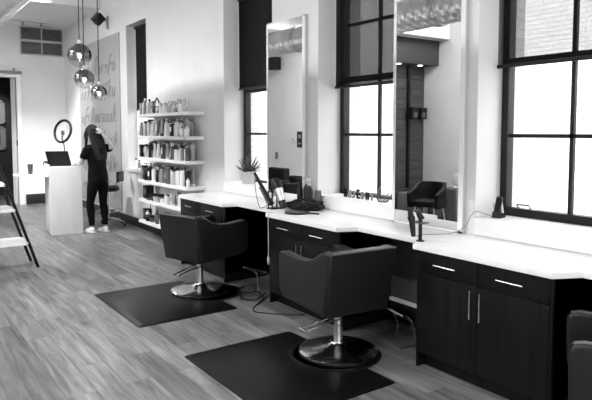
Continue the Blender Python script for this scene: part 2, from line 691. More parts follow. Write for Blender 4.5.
# windows
for n, a, b, zb in WINS:
    w = struct(empty('window_%d' % n, (3.92, (a + b) / 2, ZS)))
    hw = (b - a) / 2 - .005
    H = ZT - ZS
    mb = MB()
    mb.box(-.04, .04, -hw, -hw + .055, 0, H, .004)
    mb.box(-.04, .04, hw - .055, hw, 0, H, .004)
    mb.box(-.04, .04, -hw, hw, 0, .10 if n == 3 else .065, .004)
    mb.box(-.04, .04, -hw, hw, H - .06, H, .004)
    mb.build('window_frame', M['frame'], w)
    mb = MB()
    mb.box(-.015, .015, -.014, .014, .06, H - .06)
    for z in (1.585, 2.67):
        mb.box(-.015, .015, -hw + .05, hw - .05, z - ZS - .014, z - ZS + .014)
    mb.build('glazing_bar', M['frame'], w)
    MB().box(-.035, .035, -hw + .05, hw - .05, 2.105 - ZS, 2.16 - ZS, .003).build('meeting_rail', M['frame'], w)
    MB().box(-.003, .003, -hw + .05, hw - .05, .06, H - .06).build('pane', M['glass'], w)
    if n == 3:
        MB().tube([(-.045, hw - .17, .10), (-.07, hw - .17, .135), (-.07, hw - .27, .135), (-.045, hw - .27, .10)], .006).build('sash_lift', M['g2'], w)
    # sill: apron board plus top
    sm = MB()
    sm.box(3.585 - 3.92, 3.885 - 3.92, -hw - .004, hw + .004, .857 - ZS, .985 - ZS, .003)
    sm.build('window_sill', M['trimw'], w, smooth=True)
    # roller blind
    r = empty('roller_blind', (3.82, (a + b) / 2, zb), 0)
    top = 3.27 - zb
    MB().sheet(-hw, hw, .02, top).build('mesh_fabric', BLIND[n], r)
    MB().box(-.012, .012, -hw - .012, hw + .0, -.005, .022, .004).build('bottom_bar', M['black'], r)
    MB().tube([(0, -hw, top), (0, hw, top)], .022, 12).build('roller_tube', M['black'], r)
    lab = {1: 'solid black roller blind in the window with the potted plant, beside the shelves',
           2: 'dark mesh roller blind in the middle window with small sign letters on its sill',
           3: 'see-through black mesh roller blind on the nearest window at the right',
           5: 'black mesh roller blind on the added window beside the camera'}[n]
    tag(r, lab, 'blind', 'roller blinds')
# far window behind the shelves
a, b = FARWIN
w = struct(empty('window_4', (3.80, (a + b) / 2, ZS)))
hw = (b - a) / 2 - .003
H = 3.42 - ZS
mb = MB()
mb.box(-.03, .03, -hw, -hw + .05, 0, H).box(-.03, .03, hw - .05, hw, 0, H).box(-.03, .03, -hw, hw, 0, .07).box(-.03, .03, -hw, hw, H - .05, H)
mb.build('window_frame', M['trimw'], w)
MB().box(-.012, .012, -.014, .014, .07, H - .05).box(-.012, .012, -hw, hw, 1.58 - ZS, 1.61 - ZS).build('glazing_bar', M['frame'], w)
MB().box(-.003, .003, -hw + .05, hw - .05, .07, H - .05).build('pane', M['glass'], w)
MB().box(-.24, -.03, -hw - .03, hw + .03, -.02, .04, .004).build('window_sill', M['trimw'], w)
r = empty('roller_blind', (3.755, (a + b) / 2, 2.0))
MB().sheet(-hw, hw - .035, .0, 1.38).build('mesh_fabric', BLIND[4], r)
MB().box(-.012, .012, -hw, hw - .03, -.02, .005, .004).build('bottom_bar', M['black'], r)
MB().tube([(0, -hw, 1.39), (0, hw, 1.39)], .02, 12).build('roller_tube', M['black'], r)
tag(r, 'narrow black roller blind in the far window behind the product shelves', 'blind', 'roller blinds')
# outside
struct(MB().box(4.2, 30, -20, 40, -.6, -.3).build('floor_outside', M['ground']))
struct(MB().box(9.0, 9.4, -12, 40, -.3, 5.5).build('wall_outside', M['brick']), 'bright brick building across the alley')

# lounge partition seen in the mirrors
struct(MB().box(XL, -.70, 7.90, 8.02, 0, 3.3).build('wall_lounge', M['panel']), 'dark panelled lounge wall seen in the mirror')
mb = MB()
for k in range(15):
    z = .12 + k * .19
    mb.box(XL + .01, -.70, 7.885, 7.90, z, z + .182, .003)
struct(mb.build('trim_3', M['panel']), 'dark shiplap boards on the lounge wall')
struct(MB().box(-1.08, -1.02, 7.84, 7.885, .55, 2.83, .003).build('trim_4', M['black']), 'black upright on the shiplap')
struct(MB().box(XL, -.35, 7.54, 7.884, 2.83, 3.28, .004).build('trim_5', M['soffitdark']), 'charcoal box beam over the lounge')
struct(MB().box(XL, .6, 7.30, 8.4, 3.285, ZC).build('trim_6', M['ceil']), 'white bulkhead above the charcoal beam')

# ------------------------------------------------------------------ lamps added to brighten the room


def added_ceiling_light(x, y, z, w, l, power, label):  # panel fixture out of view, added as fill light
    t = empty('added_ceiling_light', (x, y, z), 0, label, 'ceiling light', 'added fill lights')
    MB().box(-w / 2 - .02, w / 2 + .02, -l / 2 - .02, l / 2 + .02, 0, .05, .005).build('housing', M['white'], t)
    MB().box(-w / 2, w / 2, -l / 2, l / 2, -.006, 0).build('diffuser', M['led'], t)
    ld = bpy.data.lights.new('lamp', 'AREA')
    ld.shape = 'RECTANGLE'
    ld.size = w
    ld.size_y = l
    ld.energy = power
    lo = bpy.data.objects.new('lamp', ld)
    lo.location = (0, 0, -.01)
    COL.objects.link(lo)
    lo.parent = t
    return t


def added_spot(x, y, z, aim, power, size, label):  # spot with a fixture, added to brighten a wall
    t = empty('added_spotlight', (x, y, z), 0, label, 'spotlight', 'added spotlights')
    d = (Vector(aim) - Vector((x, y, z))).normalized()
    q = d.to_track_quat('-Z', 'Y').to_matrix().to_4x4()
    MB().box(-.02, .02, -.06, .06, .10, .14, .003).tube([(0, 0, .11), (0, 0, .02)], .008).build('bracket', M['white'], t)
    MB().lathe([(.035, .06), (.045, 0.0), (.045, -.09), (.04, -.09), (.035, 0)], seg=16, mtx=q).build('lamp_head', M['white'], t)
    MB().lathe([(0, -.075), (.038, -.075), (.038, -.07), (0, -.07)], seg=16, mtx=q).build('lens', M['bulb'], t)
    ld = bpy.data.lights.new('lamp', 'SPOT')
    ld.energy = power
    ld.spot_size = R(size)
    ld.spot_blend = .9
    ld.shadow_soft_size = .08
    lo = bpy.data.objects.new('lamp', ld)
    lo.location = d * .11
    lo.rotation_mode = 'QUATERNION'
    lo.rotation_quaternion = d.to_track_quat('-Z', 'Y')
    COL.objects.link(lo)
    lo.parent = t
    return t


added_ceiling_light(-.4, 1.2, 4.2, .3, 1.5, 65, 'long added fill light over the near end of the floor')
added_ceiling_light(-.4, 5.2, 4.2, .3, 1.5, 95, 'long added fill light over the middle of the floor')
added_ceiling_light(-.4, 9.6, 4.2, .3, 1.5, 160, 'long added fill light near the reception desk')
added_spot(1.6, 11.0, 4.35, (2.9, 14.1, .9), 380, 62, 'added spotlight brightening the back wall beside the doorway')
added_spot(2.2, 11.0, 4.35, (3.3, 14.1, .9), 380, 62, 'added spotlight brightening the back wall corner')

# ------------------------------------------------------------------ mirrors
for y0, y1, lab in ((4.855, 5.565, 'tall frameless mirror between plant window and middle window'),
                    (2.865, 3.60, 'tall white-edged mirror between the middle and nearest windows')):
    t = empty('wall_mirror', (3.56, (y0 + y1) / 2, .857), 0, lab, 'mirror', 'tall station mirrors')
    h = (y1 - y0) / 2
    H = 2.79 - .857
    MB().box(.0, .039, -h, h, 0, H, .003).build('mirror_frame', M['casing'], t)
    mb = MB()
    mb.box(-.006, .0, -h, -h + .04, 0, H).box(-.006, 0, h - .028, h, 0, H).box(-.006, 0, -h, h, H - .012, H).box(-.006, 0, -h, h, 0, .012)
    mb.build('edge_strip', M['trimw'], t)
    MB().box(-.003, -.0005, -h + .04, h - .028, .012, H - .012).build('mirror_glass', M['mirror'], t, smooth=False)

# ------------------------------------------------------------------ counter and cabinets
ct = []
XF, XR = 2.965, 3.13
pts = [(XF, 6.65), (XF, 5.53), (XR, 5.47), (XR, 4.72), (XF, 4.665), (XF, 3.62), (XR, 3.55), (XR, 2.86), (XF, 2.80),
       (XF, 1.78), (XR, 1.70), (XR, .88), (XF, .81), (XF, -.2), (XW - .001, -.2), (XW - .001, 6.65), (3.10, 6.72)]
pts = [(XF, 6.62), (XF, 5.53), (XR, 5.47), (XR, 4.72), (XF, 4.665), (XF, 3.62), (XR, 3.55), (XR, 2.86), (XF, 2.80),
       (XF, 1.78), (XR, 1.70), (XR, .95), (XF, .88), (XF, -.2), (XW - .001, -.2), (XW - .001, 6.66), (3.04, 6.66)]
c = MB().prism(pts, 2, .818, .855, .003).build('countertop', M['counter'])
tag(c, 'long white worktop with cut-back bays running under the windows', 'countertop')


def cabinet(y0, y1, lab, filler=0.0, handles=True):
    yc = (y0 + y1) / 2
    t = empty('base_cabinet', (3.0, yc, 0), 0, lab, 'cabinet', 'station cabinets')
    h = (y1 - y0) / 2
    D = XW - .022 - 3.0
    mb = MB()
    mb.box(.02, D, -h, h, .10, .816)
    mb.box(0, D, h - .018, h, 0.001, .816, .001)
    mb.box(0, D, -h, -h + .018, 0.001, .816, .001)
    mb.box(.07, .085, -h + .018, h - .018, 0.001, .10)
    mb.build('body', M['cab'], t)
    w = (y1 - y0 - .044 - filler) / 2
    a = -h + .02 + filler
    if filler:
        MB().box(0.0, .02, -h + .018, a - .002, .10, .812).build('filler_panel', M['cab'], t)
    for k in (0, 1):
        s0 = a + k * (w + .004)
        s1 = s0 + w
        dw = MB().box(-.002, .019, s0, s1, .665, .812, .0015).build('drawer', M['cab'], t)
        cy = (s0 + s1) / 2
        mb = MB()
        mb.tube([(-.030, cy - .09, .738), (-.030, cy + .09, .738)], .005, 8)
        mb.tube([(-.030, cy - .07, .738), (-.002, cy - .07, .738)], .004, 6).tube([(-.030, cy + .07, .738), (-.002, cy + .07, .738)], .004, 6)
        mb.build('handle', M['chrome'], dw, 'steel bar handle')
        d = MB().box(-.002, .019, s0, s1, .105, .660, .0015).build('door', M['cab'], t)
        hy = s1 - .035 if k == 0 else s0 + .035
        mb = MB()
        mb.tube([(-.030, hy, .45), (-.030, hy, .63)], .005, 8)
        mb.tube([(-.030, hy, .47), (-.002, hy, .47)], .004, 6).tube([(-.030, hy, .61), (-.002, hy, .61)], .004, 6)
        mb.build('handle', M['chrome'], d, 'steel bar handle')
    return t


cabinet(1.79, 2.79, 'near black wood-grain cabinet with steel bar handles, below the nearest mirror', .0)
cabinet(3.63, 4.655, 'black cabinet between the two nearer styling chairs, below the shoulder bag', .0)
cabinet(5.545, 6.64, 'far black cabinet at the shelf end of the worktop behind a styling chair', .0)
cabinet(-.19, .80, 'black cabinet at the camera end of the worktop', .0)

# ------------------------------------------------------------------ chairs


def styling_chair(loc, rz, lever_rz, label):
    t = empty('styling_chair', loc, rz, label, 'chair', 'styling chairs')
    # local: faces +Y
    W2, D2 = .29, .34
    # side panels (arm swoops from the back top to the lower front)
    prof = [(-D2 + .03, .35), (-D2 - .02, .60), (-D2 - .035, .785), (-D2 - .02, .80), (-D2 + .03, .80), (-D2 + .09, .775), (-D2 + .16, .735), (-D2 + .26, .705),
            (-D2 + .40, .695), (.20, .705), (.27, .71), (.315, .70), (.335, .67), (.335, .60), (.33, .45), (.31, .395), (.27, .365)]
    back = MB()
    bp = [(-W2 + .03, .345), (W2 - .03, .345), (W2 - .005, .60), (W2 + .0, .78), (W2 - .02, .80), (-W2 + .02, .80), (-W2, .78), (-W2 + .005, .60)]
    # leaning back panel
    sh = Matrix(((1, 0, 0, 0), (0, 1, -.13, .045), (0, 0, 1, 0), (0, 0, 0, 1)))
    back.prism(bp, 1, -D2 - .0, -D2 + .075, .016, mtx=sh, seg=3)
    back.build('backrest', M['vinyl'], t)
    MB().tube([(-W2 + .01, -D2 - .062, .795), (W2 - .01, -D2 - .062, .795)], .007, 8).build('piping', M['piping'], t)
    for s in (-1, 1):
        x0, x1 = (s * W2, s * (W2 - .075)) if s < 0 else (s * (W2 - .075), s * W2)
        MB().prism(prof, 0, x0, x1, .02, seg=3).build('armrest', M['vinyl'], t)
    MB().box(-W2 + .078, W2 - .078, -D2 + .06, .31, .36, .50, .03, seg=3).build('seat', M['vinyl'], t)
    MB().box(-.16, .16, -.16, .16, .325, .358, .005).build('seat_plate', M['black'], t)
    for ch in [x for x in COL.objects if x.parent == t]:
        if ch.name.split('.')[0] != 'seat_plate':
            ch.location.y = .09
            ch.location.x = .01
            ch.scale = (.96, .97, 1)
    # column and base
    MB().lathe([(.034, .06), (.034, .20), (.030, .205), (.030, .324)], seg=24).build('column', M['steel'], t)
    MB().lathe([(.285, 0.013), (.288, .022), (.270, .030), (.17, .045), (.08, .062), (.055, .075), (.05, .085), (.0, .085)], seg=64).build('base', M['chrome'], t)
    MB().lathe([(.292, .001), (.292, .012), (.0, .012)], seg=64).build('base_ring', M['black'], t)
    lv = MB()
    mr = Matrix.Rotation(lever_rz - rz, 4, 'Z')
    for dy in (-.035, .035):
        lv.tube([mr @ Vector(p) for p in ((.0, dy, .255), (.14, dy, .245), (.30, dy, .215))], .0065, 8)
    lv.tube([mr @ Vector(p) for p in ((.30, -.05, .215), (.30, .05, .215))], .008, 8)
    lv.build('pump_lever', M['chrome'], t)
    return t


styling_chair((2.70, 3.27, .0135), R(-5), R(176), 'charcoal styling chair turned away, on the nearer rubber mat')
styling_chair((2.62, 5.36, .0135), R(-75), R(195), 'charcoal styling chair facing the worktop on the farther rubber mat')
styling_chair((2.85, 1.14, .001), R(31), R(150), 'charcoal styling chair cut off at the lower right corner')


def floor_mat_obj(cx, cy, x0, x1, y0, y1, label):
    t = empty('salon_mat', (cx, cy, 0), 0, label, 'mat', 'anti-fatigue mats')
    # outline with a round cut-out for the chair base on the wall side
    def outline(off):
        X0, X1, Y0, Y1 = x0 - cx + off, x1 - cx - off, y0 - cy + off, y1 - cy - off
        rr = .035
        out = []
        for px, py, a0 in ((X0 + rr, Y0 + rr, 180), (X1 - rr, Y0 + rr, 270)):
            for k in range(5):
                a = R(a0 + k * 22.5)
                out.append((px + rr * math.cos(a), py + rr * math.sin(a)))
        out.append((X1, -.1))
        for px, py, a0 in ((X1 - rr, Y1 - rr, 0), (X0 + rr, Y1 - rr, 90)):
            for k in range(5):
                a = R(a0 + k * 22.5)
                out.append((px + rr * math.cos(a), py + rr * math.sin(a)))
        return out
    tmp = bmesh.new()
    o0, o1 = outline(0), outline(.045)
    v0 = [tmp.verts.new((p[0], p[1], .001)) for p in o0]
    v1 = [tmp.verts.new((p[0], p[1], .013)) for p in o1]
    n = len(v0)
    for i in range(n):
        tmp.faces.new((v0[i], v0[(i + 1) % n], v1[(i + 1) % n], v1[i]))
    tmp.faces.new(v1)
    m = MB()
    m._merge(tmp)
    m.build('pad', M['mat'], t)
    MB().lathe([(.335, .0131), (.33, .016), (.315, .017), (.30, .0131)], c=(2.67 - cx, 0, 0), seg=56).build('base_ring_groove', M['mat'], t)
    return t


floor_mat_obj(2.22, 3.27, 1.755, 2.69, 2.66, 3.88, 'black rubber floor mat under the nearer styling chair')
floor_mat_obj(2.20, 5.29, 1.715, 2.66, 4.65, 5.90, 'black rubber floor mat under the farther styling chair')

# foot rests by the wall


def footrest(loc, rz, label):
    t = empty('footrest', loc, rz, label, 'footrest', 'chrome footrests')
    MB().box(-.06, .16, -.17, .17, .001, .022, .004).build('base_plate', M['g2'], t)
    for s in (-1, 1):
        MB().tube([(.11, s * .12, .02), (.10, s * .12, .12), (.05, s * .12, .20), (-.03, s * .12, .245)], .009, 8, smooth=5).build('leg', M['chrome'], t)
    MB().tube([(-.035, -.18, .25), (-.035, .18, .25)], .011, 8).build('foot_bar', M['chrome'], t)
    return t


footrest((3.06, 4.96, 0), R(8), 'chrome footrest tangled in cables beneath the worktop, by the farther chair')
footrest((3.22, 3.22, 0), R(-12), 'chrome footrest beneath the worktop bay, right of the nearer chair')

# ------------------------------------------------------------------ product shelves
SH = [1.875, 1.548, 1.222, .872, .575, .245]
SY0, SY1 = 7.19, 8.95
names = ['top', 'second', 'third', 'fourth', 'fifth', 'lowest']
for z, nm in zip(SH, names):
    s = MB().box(3.335, XW, SY0, SY1, z - .045, z, .002).build('wall_shelf', M['shelf'])
    tag(s, 'long white floating shelf, %s of the six' % nm if nm != 'second' else 'long white floating shelf, second from the top of six', 'shelf', 'floating product shelves')


def bottle_proto(kind, h, r, bodym, capm):
    t = empty('proto', (0, 0, 0))
    if kind == 'bottle':
        MB().lathe([(r * .96, 0), (r, .004), (r, h * .74), (r * .85, h * .79), (r * .38, h * .82), (r * .38, h * .86)], seg=14).build('body', bodym, t)
        MB().lathe([(r * .5, h * .84), (r * .5, h * .995), (r * .42, h), (0, h)], seg=12).build('cap', capm, t)
    elif kind == 'pump':
        MB().lathe([(r * .96, 0), (r, .004), (r, h * .68), (r * .8, h * .72), (r * .35, h * .74)], seg=14).build('body', bodym, t)
        MB().lathe([(r * .45, h * .73), (r * .45, h * .80), (.004, h * .81), (.004, h * .95), (r * .35, h * .95), (r * .35, h)], seg=10).tube([(0, 0, h * .975), (-r * 1.1, 0, h * .965)], .004, 6).build('pump', capm, t)
    elif kind == 'tube':
        tmp = bmesh.new()
        A = [tmp.verts.new((r * math.cos(2 * PI * i / 14), r * math.sin(2 * PI * i / 14), h * .14)) for i in range(14)]
        B = [tmp.verts.new((r * .12 * math.cos(2 * PI * i / 14), r * 1.15 * math.sin(2 * PI * i / 14), h)) for i in range(14)]
        for i in range(14):
            tmp.faces.new((A[i], A[(i + 1) % 14], B[(i + 1) % 14], B[i]))
        tmp.faces.new(A[::-1])
        tmp.faces.new(B)
        m = MB()
        m._merge(tmp)
        m.build('body', bodym, t)
        MB().lathe([(r * .85, 0), (r * .85, h * .15), (0, h * .15)], seg=12).build('cap', capm, t)
    elif kind == 'can':
        MB().lathe([(r, 0), (r, h * .82), (r * .9, h * .85)], seg=14).build('body', bodym, t)
        MB().lathe([(r * .88, h * .85), (r * .88, h * .97), (r * .7, h), (0, h)], seg=12).build('cap', capm, t)
    elif kind == 'jar':
        MB().lathe([(r * .95, 0), (r, .004), (r, h * .65)], seg=16).build('body', bodym, t)
        MB().lathe([(r * 1.03, h * .66), (r * 1.03, h), (0, h)], seg=16).build('lid', capm, t)
    elif kind == 'box':
        MB().box(-r * .8, r * .8, -r, r, 0, h, .002).build('body', bodym, t)
        MB().box(-r * .8 - .0008, -r * .8, -r * .7, r * .7, h * .35, h * .75).build('label_patch', capm, t)
    elif kind == 'goblet':
        MB().lathe([(r * .7, 0), (r * .6, .004), (.004, .012), (.004, h * .45), (r * .5, h * .5), (r * .9, h * .65), (r * .95, h * .8), (r * .75, h), (r * .72, h), (r * .9, h * .8), (r * .85, h * .66), (0, h * .52)], seg=16).build('body', bodym, t)
    return t


KW = {'bottle': 'bottle', 'pump': 'pump bottle', 'tube': 'squeeze tube', 'can': 'spray can', 'jar': 'jar', 'box': 'carton', 'goblet': 'stemmed glass'}
NM = {'bottle': 'product_bottle', 'pump': 'pump_bottle', 'tube': 'squeeze_tube', 'can': 'spray_can', 'jar': 'product_jar', 'box': 'product_carton', 'goblet': 'stemmed_glass'}
TONE = {'white': 'white', 'g6': 'light grey', 'g4': 'mid grey', 'g2': 'dark grey', 'black': 'black', 'clear': 'clear', 'shelf': 'glossy white'}
ORD = ['first', 'second', 'third', 'fourth', 'fifth', 'sixth', 'seventh', 'eighth', 'ninth', 'tenth', 'eleventh', 'twelfth', 'thirteenth',
       'fourteenth', 'fifteenth', 'sixteenth', 'seventeenth', 'eighteenth', 'nineteenth', 'twentieth', 'twenty-first', 'twenty-second',
       'twenty-third', 'twenty-fourth', 'twenty-fifth', 'twenty-sixth', 'twenty-seventh']
SHN = ['top', 'second', 'third', 'fourth', 'fifth', 'lowest']
protos = {}


def put(shelf, idx, y, kind, h, r, bm_, cm_, x=3.40):
    key = (kind, h, r, bm_, cm_)
    if key not in protos:
        protos[key] = bottle_proto(kind, h, r, M[bm_], M[cm_])
        o = protos[key]
    else:
        o = copy_tree(protos[key])
    o.name = NM[kind]
    o.location = (x, y, SH[shelf] + .001)
    o.rotation_euler.z = 0 if kind == 'box' else random.uniform(-.3, .3)
    cap = '' if bm_ == cm_ or kind in ('goblet',) else (' with %s %s' % (TONE[cm_], 'label' if kind == 'box' else 'lid' if kind == 'jar' else 'cap'))
    tag(o, '%s %s%s on the %s shelf, %s from the left' % (TONE[bm_], KW[kind], cap, SHN[shelf], ORD[idx]), KW[kind].split()[-1], 'products on the %s shelf' % SHN[shelf])


# rows: (shelf, [(kind,height,radius,body,cap) ...]) from the window end (left, far) to the near end
T = lambda k, h, r, b, c: (k, h, r, b, c)
row0 = [T('can', .20, .030, 'g4', 'black'), T('bottle', .22, .034, 'g6', 'black'), T('bottle', .24, .034, 'g4', 'white'), T('box', .18, .036, 'g6', 'g4'),
        T('bottle', .22, .034, 'g6', 'black'), T('can', .19, .032, 'g6', 'g4'), 'gap', 'gap', 'gap',
        T('jar', .14, .034, 'white', 'g6'), T('bottle', .16, .030, 'shelf', 'white'), T('jar', .14, .034, 'white', 'g6'), T('bottle', .17, .030, 'clear', 'g6'),
        T('goblet', .16, .036, 'clear', 'clear'), T('goblet', .16, .036, 'clear', 'clear'), T('jar', .08, .032, 'g4', 'g6'), T('goblet', .18, .040, 'clear', 'clear'),
        T('jar', .11, .036, 'shelf', 'white'), T('goblet', .18, .040, 'clear', 'clear'), T('goblet', .16, .036, 'clear', 'clear')]
row1 = [T('bottle', .20, .032, 'g4', 'g2'), T('bottle', .20, .032, 'g4', 'g2'), T('can', .22, .030, 'g6', 'black'), T('can', .22, .030, 'g4', 'black'), T('can', .24, .028, 'g6', 'g2'),
        T('pump', .24, .034, 'g6', 'black'), T('tube', .22, .036, 'g6', 'white'), T('tube', .22, .036, 'white', 'g4'), T('box', .22, .030, 'g4', 'white'),
        T('tube', .24, .038, 'g2', 'g6'), T('tube', .24, .038, 'g4', 'black'), T('tube', .24, .038, 'g6', 'white'), T('bottle', .23, .036, 'white', 'g4'),
        T('pump', .25, .036, 'white', 'g2'), T('box', .17, .036, 'black', 'white'), T('bottle', .20, .036, 'g6', 'white'), T('bottle', .24, .034, 'white', 'g4'),
        T('bottle', .22, .034, 'g6', 'g2'), T('bottle', .13, .030, 'white', 'g4'), T('bottle', .13, .030, 'white', 'shelf'), T('bottle', .13, .030, 'shelf', 'white')]
row2 = [T('box', .19, .040, 'black', 'g2'), T('box', .19, .040, 'black', 'g4'), T('bottle', .20, .034, 'g6', 'black'), T('bottle', .16, .034, 'white', 'black'), T('can', .22, .034, 'black', 'g2'),
        T('jar', .18, .040, 'g2', 'black'), T('tube', .21, .034, 'g6', 'white'), T('tube', .21, .034, 'white', 'g6'), T('tube', .21, .034, 'g6', 'white'),
        T('tube', .21, .034, 'white', 'g4'), T('box', .21, .034, 'g2', 'white'), T('bottle', .21, .034, 'g2', 'g6'), T('tube', .22, .036, 'g4', 'white'),
        T('tube', .22, .036, 'white', 'black'), T('can', .22, .034, 'g2', 'g6'), T('pump', .20, .036, 'white', 'black'), T('pump', .20, .036, 'white', 'g2'),
        T('bottle', .20, .036, 'white', 'black'), T('bottle', .20, .032, 'g4', 'black'), T('bottle', .20, .032, 'white', 'g2'), T('can', .20, .030, 'g2', 'g4')]
row3 = [T('bottle', .22, .030, 'g4', 'black'), T('box', .22, .040, 'black', 'g2'), T('pump', .26, .040, 'black', 'black'), T('box', .18, .040, 'black', 'white'), 'gap',
        T('bottle', .22, .030, 'white', 'g4'), T('bottle', .20, .030, 'g6', 'black'), T('bottle', .22, .034, 'black', 'white'), T('jar', .20, .042, 'g4', 'g2'),
        T('box', .20, .042, 'g4', 'g4'), T('box', .20, .042, 'g2', 'g4'), T('can', .22, .034, 'g2', 'g2'), T('can', .24, .034, 'g4', 'black'),
        T('pump', .25, .036, 'g6', 'black'), T('bottle', .24, .034, 'g6', 'black'), T('bottle', .25, .030, 'white', 'black'), T('bottle', .25, .030, 'shelf', 'black'),
        T('bottle', .26, .030, 'white', 'g2'), T('bottle', .26, .030, 'black', 'g2'), T('bottle', .12, .026, 'white', 'g6')]
row4 = [T('box', .20, .075, 'black', 'g2'), T('jar', .07, .042, 'black', 'black'), T('jar', .06, .045, 'g2', 'black'), T('jar', .06, .045, 'black', 'g2'), T('jar', .12, .048, 'g6', 'black'),
        T('jar', .12, .048, 'g4', 'black'), T('jar', .06, .040, 'white', 'white'), T('bottle', .14, .034, 'white', 'g4'), T('bottle', .14, .034, 'g6', 'black'), T('box', .16, .036, 'g6', 'g4'),
        T('tube', .20, .036, 'g4', 'white'), T('tube', .20, .036, 'g2', 'g6'), T('bottle', .20, .034, 'white', 'g2'), T('bottle', .20, .034, 'g6', 'black')]
row5 = [T('box', .17, .06, 'black', 'g2'), T('bottle', .15, .03, 'white', 'g6'), T('jar', .10, .045, 'black', 'g2'), T('jar', .10, .045, 'g2', 'black'), 'vase', T('bottle', .16, .036, 'g2', 'black'),
        T('bottle', .13, .03, 'white', 'g6'), T('bottle', .13, .03, 'g6', 'white'), T('jar', .09, .042, 'g2', 'black'), T('bottle', .15, .034, 'g4', 'white')]
for si, row in enumerate((row0, row1, row2, row3, row4, row5)):
    n = len(row)
    tot = sum((.13 if it == 'vase' else .075 if it == 'gap' else it[2] * 2) for it in row)
    L = (SY1 - SY0) - .06 if si < 4 else (1.55 if si == 4 else 1.0)
    gap = (L - tot) / (n - 1)
    y = SY1 - .03
    idx = 0
    for it in row:
        if it == 'vase':
            VASE_Y = y - .065
            y -= .13 + gap
            continue
        if it == 'gap':
            y -= .075 + gap
            continue
        y -= it[2]
        xx = 3.385 + (.02 if idx % 2 else 0) + (it[2] if it[2] > .05 else 0)
        put(si, idx, y, *it, x=xx)
        idx += 1
        y -= it[2] + gap
# second, rear row on the three fullest shelves
rear = [T('bottle', .24, .034, 'g4', 'g2'), T('can', .25, .032, 'g6', 'g4'), T('tube', .24, .036, 'g4', 'white'), T('bottle', .25, .034, 'g2', 'g6')]
for si in (1, 2, 3):
    for k in range(14):
        it = rear[(k * 3 + si) % 4]
        key = it
        o = copy_tree(protos[key]) if key in protos else None
        if o is None:
            protos[key] = bottle_proto(it[0], it[1], it[2], M[it[3]], M[it[4]])
            o = protos[key]
        o.name = NM[it[0]]
        o.location = (3.515, 8.86 - k * .115, SH[si] + .001)
        tag(o, '%s %s in the back row of the %s shelf, %s from the left' % (TONE[it[3]], KW[it[0]], SHN[si], ORD[k]), KW[it[0]].split()[-1], 'products on the %s shelf' % SHN[si])
# wire lantern on the top shelf
lt = empty('wire_lantern', (3.42, 8.35, SH[0] + .001), 0, 'black geometric wire ornament on the top shelf', 'ornament')
mb = MB()
ring0 = [(.05 * math.cos(R(60 * k)), .05 * math.sin(R(60 * k)), .0) for k in range(6)]
ring1 = [(.085 * math.cos(R(60 * k + 30)), .085 * math.sin(R(60 * k + 30)), .10) for k in range(6)]
for k in range(6):
    mb.tube([ring0[k], ring0[(k + 1) % 6]], .004, 5).tube([ring1[k], ring1[(k + 1) % 6]], .004, 5)
    mb.tube([ring0[k], ring1[k]], .004, 5).tube([ring0[k], ring1[k - 1]], .004, 5)
    mb.tube([ring1[k], (0, 0, .24)], .004, 5)
mb.build('wire_cage', M['blackm'], lt)
MB().lathe([(.02, .004), (.02, .06), (0, .06)], seg=12).build('candle', M['white'], lt)
# sculpted vase on lowest shelf
vs = empty('pointed_vase', (3.42, VASE_Y, SH[5] + .001), 0, 'dark pointed ornament standing on the lowest shelf', 'ornament')
MB().lathe([(.03, 0), (.05, .04), (.03, .12), (.008, .22), (0, .23)], seg=16).build('body', M['g2'], vs)

# carved sheet on the right wall
t = empty('carved_wall_sheet', (3.577, 11.68, .19), 0, 'grey sheet with carved handwriting hung on the wall behind the stool', 'wall art')
MB().box(0, .022, -1.24, 1.24, 0, 3.17, .003).build('sheet', M['ply'], t)
mb = MB()
rnd = random.Random(3)
GL = {'l': ([(0, 0), (-.02, 1.0), (-.10, .95), (-.06, .1), (-.14, 0)], .16), 'r': ([(0, 0), (-.02, .5), (-.08, .55), (-.14, .45)], .17),
      'e': ([(0, .25), (-.10, .35), (-.08, .5), (-.02, .4), (-.02, .1), (-.12, .02)], .18), 'u': ([(0, .5), (-.01, .05), (-.08, .05), (-.10, .5), (-.11, 0)], .18),
      'k': ([(0, 0), (-.03, 1.0), (-.02, .3), (-.13, .6), (-.05, .35), (-.14, 0)], .19), 's': ([(-.12, .5), (-.03, .5), (-.02, .3), (-.10, .25), (-.10, .03), (0, .02)], .17),
      'f': ([(-.14, 1.0), (-.05, .95), (-.03, .5), (-.12, .5), (-.03, .48), (0, -.2)], .16)}
for row in range(6):
    zb = 2.52 - row * .46
    y = 1.08
    while y > -1.0:
        k = rnd.choice('lreuksf')
        pts_, adv = GL[k]
        hh = rnd.uniform(.26, .34)
        mb.tube([(-.006, y + p[0] * 1.2 - p[1] * hh * .30, zb + p[1] * hh) for p in pts_], .010, 5, smooth=4)
        y -= adv * 1.25
mb.build('carved_lettering', M['carve'], t)

# wall speakers
for loc, rot, lab in (((3.42, 11.05, 3.66), (R(20), R(38), R(20)), 'small black speaker tilted on the wall above the carved sheet'),):
    t = empty('wall_speaker', loc, 0, lab, 'speaker')
    q = Euler(rot).to_matrix().to_4x4()
    MB().box(-.075, .075, -.08, .08, -.095, .095, .012, mtx=q).build('cabinet', M['black'], t)
    MB().tube([(.05, 0, 0), (.17, 0, -.02)], .012, 8).box(.16, .179, -.03, .03, -.16, .06, .003).build('bracket', M['g4'], t)

